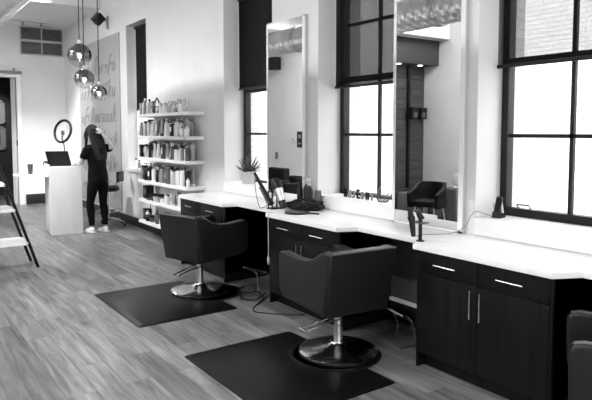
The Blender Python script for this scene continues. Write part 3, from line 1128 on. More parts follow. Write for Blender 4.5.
# vent grille on the back wall
t = empty('vent_grille', (3.115, YB - .001, 3.60), 0, 'large louvred vent in four panels high on the back wall', 'vent')
mb = MB()
mb.box(-.45, .45, -.03, 0, -.31, -.285).box(-.45, .45, -.03, 0, .285, .31).box(-.45, -.425, -.03, 0, -.31, .31).box(.425, .45, -.03, 0, -.31, .31)
mb.box(-.012, .012, -.03, 0, -.31, .31).box(-.45, .45, -.028, 0, -.025, .025)
mb.build('vent_frame', M['casing'], t)
MB().box(-.43, .43, -.006, 0, -.29, .29).build('backing', M['grille'], t)
mb = MB()
for k in range(22):
    z = -.278 + k * .0262
    if abs(z) < .03: continue
    mb.prism([(-.024, z), (-.010, z + .014), (-.008, z + .012), (-.022, z - .002)], 0, -.425, .425)
mb.build('louvres', M['slat'], t)

# sprinkler pipes under the soffit
t = empty('sprinkler_pipe', (0, 0, 0), 0, 'thin pale pipe with small sprinkler heads beneath the soffit', 'pipe')
MB().tube([(2.35, 13.4, 3.88), (3.1, 13.4, 3.88)], .012, 8).build('pipe', M['casing'], t)
for x in (2.6, 2.95):
    MB().lathe([(.012, 0), (.012, -.04), (.03, -.05), (.03, -.055), (0, -.055)], c=(x, 13.4, 3.87), seg=10).build('sprinkler_head', M['g2'], t)

# spiral duct
t = empty('spiral_duct', (1.27, 0, 3.15), 0, 'round galvanised spiral duct seen in both mirrors', 'duct')
prof = []
mb = MB()
n = 77
rr = []
ptsd = []
for k in range(n + 1):
    y = -2.0 + k * .145
    ptsd += [(0, y, 0), (0, y + .012, 0), (0, y + .024, 0)]
    rr += [.205, .211, .205]
tmp = bmesh.new()
rings = []
for (x, y, z), r0 in zip(ptsd, rr):
    rings.append([tmp.verts.new((r0 * math.cos(2 * PI * i / 28), y + .05 * math.sin(2 * PI * i / 28), r0 * math.sin(2 * PI * i / 28))) for i in range(28)])
for A, B in zip(rings, rings[1:]):
    for i in range(28):
        tmp.faces.new((A[i], A[(i + 1) % 28], B[(i + 1) % 28], B[i]))
tmp.faces.new(rings[0])
tmp.faces.new(rings[-1])
mb._merge(tmp)
mb.build('duct_pipe', M['duct'], t)
for y in (5.1, 8.1, 2.0, -1.0):
    MB().lathe([(.22, -.05), (.222, -.045), (.222, .045), (.22, .05)], seg=28, mtx=Matrix.Translation((0, y, 0)) @ Matrix.Rotation(R(90), 4, 'X')).build('collar', M['steel'], t)
    MB().tube([(-.2, y, .1), (-.2, y, ZC - 3.22)], .004, 6).tube([(.2, y, .1), (.2, y, ZC - 3.22)], .004, 6).build('hanger', M['steel'], t)

# ------------------------------------------------------------------ pendants
for (x, y, z, r, lab, dx) in ((2.60, 9.35, 2.77, .178, 'largest mirrored glass globe pendant, highest of the three', 0),
                              (2.55, 8.95, 2.385, .142, 'middle mirrored glass globe pendant hanging just below the largest', 0),
                              (2.90, 9.40, 2.22, .120, 'smallest mirrored glass globe pendant, lowest and farthest right', 0)):
    t = empty('globe_pendant', (x, y, z), 0, lab, 'pendant light', 'globe pendants over the reception desk')
    pr = [(0, -r)] + [(r * math.sin(R(a)), -r * math.cos(R(a))) for a in range(10, 171, 8)]
    MB().lathe(pr, seg=32).build('globe', M['globe'], t)
    MB().lathe([(r * .18, r * .97), (r * .2, r * 1.0), (r * .2, r * 1.3), (.01, r * 1.4)], seg=16).build('cap', M['steel'], t)
    MB().tube([(0, 0, r * 1.3), (0, 0, ZC - z)], .007, 8).build('cord', M['blackm'], t)
    MB().ball((0, 0, -.01), .028, seg=12).tube([(0, 0, 0), (0, 0, r)], .012, 8).build('bulb', M['bulb'], t)
    MB().lathe([(.06, ZC - z - .025), (.06, ZC - z - .001), (0, ZC - z - .001)], seg=20).build('ceiling_rose', M['white'], t)
    ld = bpy.data.lights.new('lamp', 'POINT')
    ld.energy = 6
    ld.shadow_soft_size = .03
    lo = bpy.data.objects.new('lamp', ld)
    lo.location = (0, 0, -.06)
    COL.objects.link(lo)
    lo.parent = t

# ------------------------------------------------------------------ reception desk
t = empty('reception_desk', (2.46, 9.98, 0), R(-6), 'tall narrow white reception desk with a side wing', 'desk')
MB().box(-.225, .225, -.36, .36, .001, 1.03, .002).build('body', M['deskgrain'], t)
MB().box(-.235, .235, -.375, -.361, .001, 1.06, .002).build('front_panel', M['desk'], t)
MB().box(-.225, .235, -.36, .36, 1.032, 1.055, .003).build('desk_top', M['desk'], t)
MB().prism([(-.24, -.25), (-.70, .25), (-.70, .36), (-.24, .36)], 2, .90, .93, .002).build('side_shelf', M['desk'], t)
MB().box(-.24, -.226, -.34, .34, .935, 1.10, .002).build('raised_edge', M['desk'], t)

lp = empty('laptop', (2.44, 10.02, 1.057), R(-14), 'black laptop open on the reception desk', 'laptop')
MB().box(-.165, .165, -.02, .21, 0, .015, .003).build('keyboard_base', M['black'], lp)
MB().box(-.17, .17, -.006, .006, 0, .235, .003, mtx=Matrix.Translation((0, -.03, .013)) @ Matrix.Rotation(R(14), 4, 'X') @ Matrix(((1, 0, -.22, 0), (0, 1, 0, 0), (0, 0, 1, 0), (0, 0, 0, 1)))).build('screen', M['black'], lp)

# ring light
rl = empty('ring_light', (2.575, 10.27, 1.057), R(-62), 'black ring light on a thin stand behind the laptop', 'ring light')
tilt = Matrix.Translation((-.03, 0, .56)) @ Matrix.Rotation(R(-12), 4, 'X') @ Matrix.Rotation(R(8), 4, 'Y')
N = 40
for nm, r0, tr, m in (('ring_housing', .185, .020, 'black'), ('diffuser', .180, .012, 'g6')):
    off = 0 if nm == 'ring_housing' else .012
    mb = MB().tube([(tilt @ Vector((r0 * math.cos(2 * PI * k / N), off, r0 * math.sin(2 * PI * k / N)))) for k in range(N)], tr, 8, closed=True)
    mb.build(nm, M[m], rl)
MB().tube([(0.0, 0, .01), (.0, 0, .28), (-.02, 0, .38)], .009, 8).lathe([(.07, 0), (.07, .012), (0, .014)], seg=20).build('stand', M['g2'], rl)
MB().tube([(-.02, 0, .38), (-.05, 0, .44), (-.03, 0, .50)], .013, 8, smooth=3).box(-.06, .0, -.01, .01, .50, .57, .003).build('phone_clamp', M['g2'], rl)

cu = empty('dark_cup', (2.02, 10.18, .931), 0, 'dark tumbler on the side shelf of the reception desk', 'cup')
MB().lathe([(.032, 0), (.042, .14), (.042, .16), (.036, .16), (.03, .02), (0, .02)], seg=20).build('body', M['g2'], cu)
sn = empty('tape_dispenser', (2.25, 10.08, 1.102), R(-6), 'small dark tape dispenser on the edge of the reception desk', 'dispenser')
sn.location = (2.30, 10.29, 1.057)
MB().prism([(-.06, 0), (.06, 0), (.06, .03), (.03, .035), (0, .075), (-.03, .08), (-.06, .05)], 1, -.02, .02, .003).build('body', M['g2'], sn)

# ------------------------------------------------------------------ stool
st = empty('rolling_stool', (3.22, 10.05, 0), R(-130), 'black rolling stool with small backrest behind the standing person', 'stool')
MB().lathe([(0, .60), (.15, .60), (.175, .62), (.175, .67), (.15, .69), (0, .69)], seg=28).build('seat', M['black'], st)
MB().box(-.13, .13, .19, .23, .76, .94, .018, seg=3).build('backrest', M['black'], st)
MB().tube([(0, .05, .60), (0, .17, .61), (0, .215, .68), (0, .215, .80)], .011, 8, smooth=3).build('back_support', M['chrome'], st)
MB().lathe([(.028, .10), (.028, .32), (.018, .33), (.018, .60)], seg=16).build('column', M['chrome'], st)
for k in range(5):
    a = R(72 * k + 10)
    c_, s_ = math.cos(a), math.sin(a)
    leg = MB().tube([(0, 0, .13), (.16 * c_, .16 * s_, .11), (.30 * c_, .30 * s_, .075)], [.018, .011], 8, smooth=2).build('leg', M['chrome'], st)
    MB().lathe([(.025, -.012), (.028, 0), (.025, .012)], seg=14, mtx=Matrix.Translation((.30 * c_, .30 * s_, .029)) @ Matrix.Rotation(R(90), 4, 'X')).build('caster', M['black'], leg)
MB().tube([(.20 * math.cos(2 * PI * k / 24), .20 * math.sin(2 * PI * k / 24), .26) for k in range(24)], .008, 6, closed=True).tube([(0, 0, .26), (.2, 0, .26)], .006, 6).tube([(0, 0, .26), (-.2, 0, .26)], .006, 6).build('foot_ring', M['chrome'], st)

# ------------------------------------------------------------------ person


def skin_mesh(name, verts, edges, radii, m, parent, root=0, sub=2, label=None):
    me = bpy.data.meshes.new(name)
    me.from_pydata(verts, edges, [])
    o = bpy.data.objects.new(name, me)
    COL.objects.link(o)
    if parent: o.parent = parent
    me.materials.append(m)
    s = o.modifiers.new('skin', 'SKIN')
    s.use_smooth_shade = True
    for i, v in enumerate(me.skin_vertices[0].data):
        r = radii[i]
        v.radius = r if isinstance(r, (tuple, list)) else (r, r)
        v.use_root = (i == root)
    u = o.modifiers.new('sub', 'SUBSURF')
    u.levels = sub
    u.render_levels = sub
    if label: o['label'] = label
    return o


# local frame: the person faces -X, +Y is the person's right; z up
pp = empty('person', (2.885, 9.50, 0), R(-68), 'person with long dark hair in black clothes and white shoes, hand raised to head', 'person')
V = [(0, 0, .92), (-.01, 0, 1.02), (-.02, 0, 1.12), (-.03, 0, 1.25), (-.04, 0, 1.34), (-.06, 0, 1.42), (-.085, 0, 1.49),      # 0-6 trunk, neck
     (-.03, .10, 1.345), (-.04, .165, 1.335), (.03, .20, 1.345), (.10, .215, 1.37), (.07, .15, 1.47), (.025, .075, 1.575),   # 7-12 right arm, raised
     (-.03, -.10, 1.345), (-.04, -.165, 1.32), (-.09, -.19, 1.22), (-.15, -.20, 1.115), (-.24, -.17, 1.095), (-.34, -.13, 1.090),   # 13-18 left arm on the desk
     (0, .085, .86), (.0, .095, .70), (-.01, .095, .50), (.0, .095, .46), (.03, .095, .30), (.03, .095, .085),
     (0, -.085, .86), (-.03, -.095, .70), (-.08, -.10, .50), (-.08, -.10, .46), (-.06, -.10, .30), (-.05, -.10, .085)]
Ed = [(0, 1), (1, 2), (2, 3), (3, 4), (4, 5), (5, 6), (3, 7), (7, 8), (8, 9), (9, 10), (10, 11), (11, 12),
      (3, 13), (13, 14), (14, 15), (15, 16), (16, 17), (17, 18),
      (0, 19), (19, 20), (20, 21), (21, 22), (22, 23), (23, 24), (0, 25), (25, 26), (26, 27), (27, 28), (28, 29), (29, 30)]
Rr = [(.10, .09), .09, .095, (.11, .10), .08, .05, .05,
      .065, .058, .045, .040, .034, .024, .065, .056, .044, .038, .032, .024,
      .07, .070, .058, .056, .052, .034, .07, .070, .058, .056, .052, .034]
skin_mesh('body', V, Ed, Rr, M['skin'], pp)
# T-shirt
tee = MB()
TM = Matrix.Translation((-.005, 0, 0)) @ Matrix(((.76, 0, -.085, .080), (0, 1, 0, 0), (0, 0, 1, 0), (0, 0, 0, 1)))
tee.lathe([(.140, .835), (.172, .84), (.168, .93), (.150, 1.05), (.158, 1.18), (.172, 1.28), (.160, 1.345), (.105, 1.395), (.062, 1.415), (.058, 1.425)], seg=32, mtx=TM)
tee.tube([(-.035, .06, 1.32), (-.04, .12, 1.345), (-.035, .170, 1.342), (.015, .197, 1.345), (.055, .207, 1.354)], [.062, .072, .072, .066, .062], 16)
tee.tube([(-.035, -.06, 1.32), (-.04, -.12, 1.34), (-.045, -.168, 1.315), (-.08, -.188, 1.24), (-.10, -.193, 1.195)], [.062, .072, .070, .064, .060], 16)
tee.build('t_shirt', M['dress'], pp)
# leggings, one garment
lg = MB()
lg.lathe([(.08, .70), (.135, .76), (.158, .84), (.150, .93), (.10, .96)], seg=28, mtx=Matrix(((.78, 0, 0, 0), (0, 1, 0, 0), (0, 0, 1, 0), (0, 0, 0, 1))))
lg.tube([(0, .08, .86), (0, .088, .78), (0, .095, .68), (-.008, .095, .56), (-.008, .095, .47), (.02, .095, .34), (.028, .095, .22), (.03, .095, .12)], [.078, .086, .082, .066, .060, .062, .050, .042], 16)
lg.tube([(0, -.08, .86), (-.015, -.088, .78), (-.03, -.095, .68), (-.06, -.098, .56), (-.08, -.10, .47), (-.065, -.10, .34), (-.055, -.10, .22), (-.05, -.10, .12)], [.078, .086, .082, .066, .060, .062, .050, .042], 16)
lg.build('leggings', M['legging'], pp)
for y, fx in ((.095, .03), (-.10, -.05)):
    sh = MB()
    sh.box(-.17, .07, -.043, .043, .0, .026, .012, mtx=Matrix.Translation((fx, y, .001)))
    sh.ball((fx - .03, y, .052), .048, 1.0, .80, .75, 14).ball((fx - .10, y, .040), .043, 1.4, .9, .62, 14).ball((fx + .02, y, .055), .043, 1, .85, 1.0, 14)
    sh.build('shoe', M['shoe'], pp)
# head, bowed a little towards the desk
hd = MB()
HM = Matrix.Translation((-.125, .0, 1.575)) @ Matrix.Rotation(R(-16), 4, 'Y')
hd.ball((0, 0, .02), .085, 1.08, .90, 1.22, 20, mtx=HM)
hd.ball((-.035, 0, -.055), .055, .95, .85, .75, 14, mtx=HM)
hd.prism([(-.083, .03), (-.112, -.015), (-.085, -.022)], 1, -.012, .012, .004, mtx=HM)
for s_ in (-1, 1):
    hd.ball((.005, s_ * .078, 0), .020, .8, .45, 1.4, 10, mtx=HM)
hd.build('head', M['skin'], pp)
ey = MB()
for s_ in (-1, 1):
    ey.ball((-.083, s_ * .031, .018), .011, .6, 1.1, .8, 10, mtx=HM)
ey.box(-.092, -.080, -.020, .020, -.058, -.051, .002, mtx=HM)
ey.build('face_features', M['g2'], pp)
ha = MB()
ha.ball((.020, 0, .040), .100, 1.02, 1.0, 1.10, 24, mtx=HM)
for k in range(11):
    y = -.085 + k * .017
    ha.tube([(-.10, y, 1.66), (-.045, y * 1.1, 1.58), (-.015, y * 1.15, 1.49), (.03, y * 1.2, 1.39), (.075, y * 1.2, 1.28), (.085, y * 1.0, 1.16)], [.040, .016], 8, smooth=3)
for s_ in (-1, 1):
    ha.tube([(-.15, s_ * .065, 1.65), (-.16, s_ * .090, 1.56), (-.14, s_ * .10, 1.46), (-.15, s_ * .11, 1.34), (-.16, s_ * .10, 1.20)], [.032, .016], 8, smooth=3)
ha.build('hair', M['hair'], pp)


def hand(parent, M4, s=1):
    """palm along +X from the wrist at the origin, thumb on +Y*s side, palm facing -Z"""
    m = MB()
    m.box(0, .085, -.038, .038, -.013, .013, .011, mtx=M4, seg=3)
    for k, (L, yy) in enumerate(((.066, .028), (.076, .010), (.070, -.009), (.056, -.027))):
        a = .35 + .05 * k
        p0 = Vector((.075, yy * s, 0))
        p1 = p0 + Vector((L * .45, 0, -L * .10))
        p2 = p1 + Vector((L * .32 * math.cos(a), 0, -L * .32 * math.sin(a)))
        p3 = p2 + Vector((L * .25 * math.cos(a * 2), 0, -L * .25 * math.sin(a * 2)))
        m.tube([M4 @ p for p in (p0, p1, p2, p3)], [.0095, .0070], 8)
    m.tube([M4 @ Vector(p) for p in ((.02, .030 * s, -.004), (.045, .052 * s, -.014), (.068, .062 * s, -.024))], [.012, .008], 8)
    return m.build('hand', M['skin'], parent)


def frame(o, x, z):
    x = Vector(x).normalized()
    z = Vector(z)
    y = z.cross(x).normalized()
    z = x.cross(y)
    m = Matrix((x, y, z)).transposed().to_4x4()
    m.translation = o
    return m


hand(pp, frame((.022, .07, 1.58), (-.45, -.40, .80), (.9, .1, .45)), 1)
hand(pp, frame((-.335, -.13, 1.088), (-1, .25, -.05), (0, 0, 1)), 1)

# ------------------------------------------------------------------ A-frame shelf at the left edge
t = empty('ladder_shelf', (.86, 7.68, 0), 0, 'black A-frame display shelf with white boards at the left edge', 'shelf')
for sx in (-1, 1):
    for yy in (-.20, .20):
        MB().tube([(sx * .68, yy, .001), (sx * .12, yy, 1.75)], .018, 8).build('leg', M['blackm'], t)
    MB().tube([(sx * .12, -.2, 1.75), (sx * .12, .2, 1.75)], .016, 8).build('crossbar', M['blackm'], t)
MB().tube([(-.12, -.2, 1.75), (.12, -.2, 1.75)], .016, 8).build('crossbar', M['blackm'], t)
for z, w in ((.30, .585), (.70, .455), (1.0, .36)):
    MB().prism([(-w, -.25), (w - .03, -.25), (w, -.20), (w, .22), (-w, .22)], 2, z - .015, z + .015, .002).build('shelf_board', M['shelf'], t, 'white board')

# framed pictures in the hallway
for z, lab in ((2.07, 'framed picture in the dark hallway, the upper one'), (1.42, 'framed picture in the dark hallway, the lower one')):
    p = empty('framed_picture', (2.52, YB + 2.39, z + .02), 0, lab, 'picture', 'hallway pictures')
    mb = MB()
    mb.box(-.20, .20, -.03, 0, .25, .30).box(-.20, .20, -.03, 0, -.30, -.25).box(-.20, -.15, -.03, 0, -.3, .3).box(.15, .20, -.03, 0, -.3, .3)
    mb.build('picture_frame', M['g4'], p)
    MB().box(-.16, .16, -.012, -.002, -.26, .26).build('mount', M['g4'], p)
    MB().box(-.08, .08, -.014, -.012, -.16, .16).build('print', M['g2'], p)
added_spot(2.2, YB + 1.2, 3.0, (2.45, YB + 2.4, 1.8), 70, 60, 'small added spotlight brightening the dark hallway')  # added so the hallway pictures show

# ------------------------------------------------------------------ mirrored side of the room
ac = empty('lounge_armchair', (-.66, 6.98, 0), R(-105), 'black tub armchair with pale wooden legs, reflected in the nearest mirror', 'armchair')
MB().box(-.27, .27, -.26, .30, .36, .48, .04, seg=3).build('seat', M['armc'], ac)
arc = []
for k in range(13):
    a = R(180 + k * 15)
    arc.append((.33 * math.cos(a), .28 * math.sin(a) - .02))
outer = [(-.33, .28)] + arc + [(.33, .28)]
inner = [(.26, .28), (.26, 0)] + [(.26 * math.cos(R(-k * 15)), .21 * math.sin(R(-k * 15)) - .02) for k in range(1, 12)] + [(-.26, 0), (-.26, .28)]
tmp = bmesh.new()
pl = outer + inner
lo_ = [tmp.verts.new((p[0], p[1], .34)) for p in pl]
hi_ = [tmp.verts.new((p[0] * 1.04, p[1] * 1.04, .60 + .20 * max(0, min(1, (.12 - p[1]) / .25)))) for p in pl]
n = len(pl)
for i in range(n):
    tmp.faces.new((lo_[i], lo_[(i + 1) % n], hi_[(i + 1) % n], hi_[i]))
no, ni = len(outer), len(inner)
for vv in (lo_, hi_):
    for i in range(no - 1):
        a1, a2 = vv[i], vv[i + 1]
        j1 = no + ni - 1 - round(i * (ni - 1) / (no - 1))
        j2 = no + ni - 1 - round((i + 1) * (ni - 1) / (no - 1))
        f = [a1, a2, vv[j2]] + ([vv[j1]] if j1 != j2 else [])
        try: tmp.faces.new(f)
        except ValueError: pass
m_ = MB()
m_._merge(tmp)
m_.build('tub_back', M['armc'], ac)
for sx in (-1, 1):
    for sy in (-1, 1):
        MB().tube([(sx * .20, sy * .18, .36), (sx * .25, sy * .25, .001)], [.020, .012], 8).build('leg', M['wood'], ac)

ac.scale = (.86, .86, .92)
lc = empty('low_cabinet', (-1.08, 7.60, 0), 0, 'low grey cabinet against the dark boards, seen in the nearest mirror', 'cabinet')
MB().box(-.40, .35, -.2, .22, .001, .50, .004).build('body', M['greyc'], lc)
for s in (-1, 1):
    d = MB().box(-.02 + s * .18 - .17, -.02 + s * .18 + .17, -.215, -.201, .04, .47, .003).build('door', M['greyc'], lc)
    MB().ball((-.02 + s * .05, -.225, .38), .015, seg=10).build('knob', M['black'], d)
for y0, y1, z, lab in ((7.08, 7.36, .50, 'lower grey upholstered stool block by the lounge wall'), (6.74, 7.06, .62, 'taller grey upholstered block by the lounge wall')):
    t = empty('upholstered_block', (-1.27, (y0 + y1) / 2, 0), 0, lab, 'pouffe', 'grey blocks reflected in the nearest mirror')
    h = (y1 - y0) / 2
    MB().box(-.18, .18, -h, h, .03, z, .03, seg=3).build('cushion', M['greyc'], t)
    MB().box(-.16, .16, -h + .02, h - .02, .001, .03).build('plinth', M['black'], t)
t = empty('table_fan', (-1.25, 6.90, .621), 0, 'small round white table fan on the taller grey block', 'fan')
MB().lathe([(.05, 0), (.05, .012), (.015, .02), (.012, .06)], seg=20).build('base', M['white'], t)
MB().tube([(0, .10 * math.cos(2 * PI * k / 28), .15 + .10 * math.sin(2 * PI * k / 28)) for k in range(28)], .008, 6, closed=True).build('guard_ring', M['white'], t)
MB().lathe([(.0, -.02), (.095, -.018), (.095, .018), (0, .03)], seg=24, mtx=Matrix.Translation((0, 0, .15)) @ Matrix.Rotation(R(90), 4, 'Y')).build('guard', M['white'], t)
MB().ball((-.02, -.04, .17), .03, seg=10).build('motor', M['black'], t)

for x, y, lab in ((-1.33, 7.79, 'black box speaker in the mirrored lounge, the one nearer the pale wall'), (-1.05, 7.74, 'black box speaker in the mirrored lounge, the one over the black upright')):
    t = empty('box_speaker', (x, y, 1.95), 0, lab, 'speaker', 'lounge speakers')
    MB().box(-.08, .08, -.06, .06, -.11, .11, .008).build('cabinet', M['black'], t)
    MB().lathe([(0, -.012), (.045, -.012), (.05, 0)], seg=18, mtx=Matrix.Translation((0, -.061, -.03)) @ Matrix.Rotation(R(90), 4, 'X')).build('cone', M['g2'], t)
    MB().box(-.02, .02, .06, .083, -.03, .03).build('bracket', M['black'], t)
for x in (-1.15, -.6):
    t = empty('downlight', (x, 7.68, 2.829), 0, 'round recessed downlight under the charcoal beam', 'downlight', 'downlights under the charcoal beam')
    MB().lathe([(.055, -.004), (.055, 0), (0, 0)], seg=20).build('trim_ring', M['white'], t)
    MB().lathe([(.04, -.006), (.04, -.004), (0, -.004)], seg=20).build('lens', M['bulb'], t)

# waiting sofa chairs reflected in the far mirror
for x, y, z, lab in ((-.15, 11.3, .78, 'taller black leather armchair reflected in the far mirror'), (.02, 10.2, .66, 'lower black leather armchair reflected in the far mirror')):
    t = empty('leather_armchair', (x, y, 0), R(-90), lab, 'armchair', 'black waiting chairs')
    MB().box(-.34, .34, -.36, -.18, .12, z, .04, seg=3).build('backrest', M['armc'], t)
    MB().box(-.22, .22, -.18, .34, .12, .42, .03, seg=3).build('seat', M['armc'], t)
    for s in (-1, 1):
        MB().box(s * .34 - (.11 if s > 0 else 0), s * .34 + (.11 if s < 0 else 0), -.18, .34, .12, .56, .03, seg=3).build('armrest', M['armc'], t)
        for q in (-.28, .28):
            MB().lathe([(.015, .001), (.02, .13)], c=(s * .26, q, 0), seg=10).build('leg', M['blackm'], t)
t = empty('light_switch', (XL + .001, 12.25, 1.42), 0, 'white light switch plate reflected in the far mirror', 'light switch')
MB().box(0, .008, -.09, .09, -.06, .06, .002).build('plate', M['white'], t)
MB().box(.008, .014, -.03, -.01, -.02, .02).box(.008, .014, .02, .04, -.02, .02).build('toggle', M['g2'], t)
t = empty('wall_sign', (XL + .001, 11.96, 1.41), 0, 'small black rectangular sign beside the light switch', 'sign')
MB().box(0, .01, -.11, .11, -.20, .20, .002).build('board', M['black'], t)
MB().box(.010, .011, -.06, .06, .03, .12).box(.010, .011, -.06, .06, -.12, -.08).build('print', M['g4'], t)
t = empty('wall_outlet', (XL + .001, 13.0, .98), 0, 'square pale wall outlet reflected in the far mirror', 'outlet')
MB().box(0, .006, -.07, .07, -.09, .09, .002).build('plate', M['g4'], t)
MB().box(.006, .008, -.03, .03, -.06, -.01).box(.006, .008, -.03, .03, .01, .06).build('socket', M['g2'], t)
t = empty('wall_speaker', (-1.38, 12.9, 3.35), 0, 'black speaker high on the opposite wall, reflected in the far mirror', 'speaker')
MB().box(-.10, .12, -.14, .14, -.16, .16, .012).build('cabinet', M['black'], t)
MB().box(-.119, -.10, -.03, .03, -.05, .05).build('bracket', M['black'], t)

# ------------------------------------------------------------------ things on the counter
ZCT = .856
# tool caddy with irons and dryer
t = empty('tool_caddy', (3.20, 4.87, ZCT), 0, 'black hot-tool holder on the worktop below the plant window', 'tool holder')
MB().box(-.07, .07, -.05, .05, 0, .012, .003).build('base', M['black'], t)
for dx, dy in ((-.05, -.035), (.05, -.035), (-.05, .035), (.05, .035)):
    MB().tube([(dx, dy, .01), (dx, dy, .17)], .007, 8).build('post', M['blackm'], t)
MB().tube([(.07 * math.cos(2 * PI * k / 20), .055 * math.sin(2 * PI * k / 20), .17) for k in range(20)], .007, 6, closed=True).build('holder_ring', M['blackm'], t)
fi = empty('flat_iron', (3.16, 4.91, ZCT + .05), 0, 'long black flat iron leaning up and left out of the tool holder', 'flat iron')
MB().tube([(0, -.05, .0), (-.01, .05, .10), (-.03, .22, .29)], [.028, .015], 8).build('body', M['black'], fi)
MB().tube([(.0, .02, .0), (-.01, .06, .06), (-.01, .15, .15)], .012, 8).build('plate_arm', M['g2'], fi)
hdz = empty('hair_dryer', (3.20, 4.80, ZCT + .185), 0, 'silver and black hair dryer resting nozzle down in the tool holder', 'hair dryer')
q = Matrix.Rotation(R(30), 4, 'X').inverted()
MB().lathe([(.036, -.13), (.041, -.06), (.048, .0), (.052, .06), (.042, .10), (0, .11)], seg=20, mtx=q).build('barrel', M['steel'], hdz)
MB().lathe([(.054, .01), (.056, .06), (.048, .10), (.024, .13), (0, .13)], seg=20, mtx=q).build('rear_grille', M['black'], hdz)
MB().lathe([(.042, -.18), (.034, -.165), (.038, -.12), (.038, -.115)], seg=16, mtx=q).build('nozzle', M['black'], hdz)
MB().tube([(0, .0, .02), (-.02, .07, -.05), (-.03, .13, -.10)], [.026, .018], 8).build('handle', M['white'], hdz)
cl = MB().tube([(3.16, 5.12, 1.17), (3.12, 5.11, 1.14), (3.13, 5.10, .98), (3.14, 5.06, .862), (3.12, 4.96, .862), (3.15, 4.90, .90)], .0035, 6, smooth=5).build('thin_cord', M['black'])
tag(cl, 'thin black cord hanging from the flat iron to the worktop', 'cord')
# plant on the far sill
pl_ = empty('potted_succulent', (3.67, 6.15, .986), 0, 'spiky succulent in a pale square pot on the far window sill', 'plant')
MB().prism([(-.05, 0), (.05, 0), (.065, .15), (-.065, .15)], 1, -.065, .065, .004).build('pot', M['g6'], pl_)
mb = MB()
rnd = random.Random(5)
for k in range(70):
    a = rnd.uniform(0, 2 * PI)
    e = rnd.uniform(.0, 1.5)
    L = rnd.uniform(.10, .19)
    d = Vector((math.cos(a) * math.cos(e), math.sin(a) * math.cos(e), math.sin(e)))
    p0 = Vector((0, 0, .15)) + Vector((d.x, d.y, 0)) * .02
    p1 = p0 + d * L * .6
    p2 = p0 + d * L + Vector((0, 0, .02))
    mb.tube([p0, p1, p2], [.009, .0015], 5)
mb.build('foliage', M['leaf'], pl_)
# bag with bottles
bg = empty('black_pouch', (3.40, 4.64, ZCT), R(20), 'crumpled black cloth pouch on the worktop in front of the spray bottles', 'bag')
tmp = bmesh.new()
bmesh.ops.create_icosphere(tmp, subdivisions=4, radius=1)
rnd = random.Random(11)
for v in tmp.verts:
    c0 = v.co.copy()
    f = 1 + .10 * math.sin(c0.x * 7 + c0.y * 3) + .06 * math.sin(c0.y * 11 + c0.z * 5) + .04 * math.sin(c0.x * 17 - c0.y * 9)
    v.co = Vector((c0.x * .11 * f, c0.y * .21 * f, max(0, (c0.z * .5 + .35)) * .105 * f * (1.0 + .25 * c0.x)))
m_ = MB()
m_._merge(tmp)
m_.build('body', M['bag'], bg)
MB().tube([(-.08, -.08, .03), (-.03, -.02, .075), (.0, .06, .07), (-.04, .14, .02)], .008, 6, smooth=4).build('strap', M['g2'], bg)
for k, (dx, dy, h, r, mm, lab) in enumerate(((0, .13, .27, .028, 'black', 'tall dark bottle leftmost behind the black pouch'), (.03, .05, .29, .034, 'black', 'black spray bottle in the middle behind the black pouch'),
                                            (.0, -.03, .28, .036, 'black', 'broad black spray bottle rightmost behind the black pouch'))):
    b_ = empty('spray_bottle', (3.52 + dx, 4.76 + dy, ZCT), 0, lab, 'bottle', 'bottles behind the black pouch')
    MB().lathe([(r, 0), (r, h * .65), (r * .5, h * .75), (r * .4, h * .8)], seg=16).build('body', M[mm], b_)
    MB().lathe([(r * .45, h * .79), (r * .45, h * .9), (.01, h * .9), (.01, h * .96)], seg=10).box(-.045, .018, -.01, .01, h * .95, h * 1.05, .003).build('sprayer', M['g6' if k else 'black'], b_)
bx = empty('dark_canister', (3.54, 4.61, ZCT), 0, 'dark straight-sided canister between the pouch and the mirror side', 'canister')
MB().lathe([(.034, 0), (.034, .17), (.03, .18), (0, .18)], seg=18).build('body', M['g2'], bx)
# round hand mirror lying flat
hm = empty('hand_mirror', (3.19, 4.47, ZCT), R(-60), 'black round hand mirror lying flat on the worktop', 'hand mirror')
MB().lathe([(.115, 0), (.12, .006), (.115, .012), (0, .012)], seg=32).build('rim', M['black'], hm)
MB().lathe([(.02, .0121), (.078, .0125), (.078, .0135), (0, .0135)], seg=32).build('mirror_glass', M['g2'], hm)
MB().box(.11, .22, -.014, .014, 0, .012, .004).build('handle', M['black'], hm)
# clips
for x, y, lab in ((3.42, 5.02, 'tiny dark hair clip on the worktop beside the tool holder'), (3.38, 4.93, 'tiny dark hair clip on the worktop nearer the pouch')):
    t = MB().box(x - .006, x + .006, y - .02, y + .02, ZCT, ZCT + .012, .002).build('hair_clip', M['g2'])
    tag(t, lab, 'clip')

# small letters along the middle window sill
LET = ['b', 'o', 'u', 't', 'i', 'q', 'u', 'e']
fy = 4.40


def glyph(pattern, y0, w, h, x, z, name_m):
    m = MB()
    rows = len(pattern)
    cols = len(pattern[0])
    cw, chh = w / cols, h / rows
    for r_i, row in enumerate(pattern):
        for c_i, chx in enumerate(row):
            if chx == '#':
                m.box(-.006, .006, -(c_i + 1) * cw, -c_i * cw + .0005, h - (r_i + 1) * chh, h - r_i * chh + .0005)
    return m


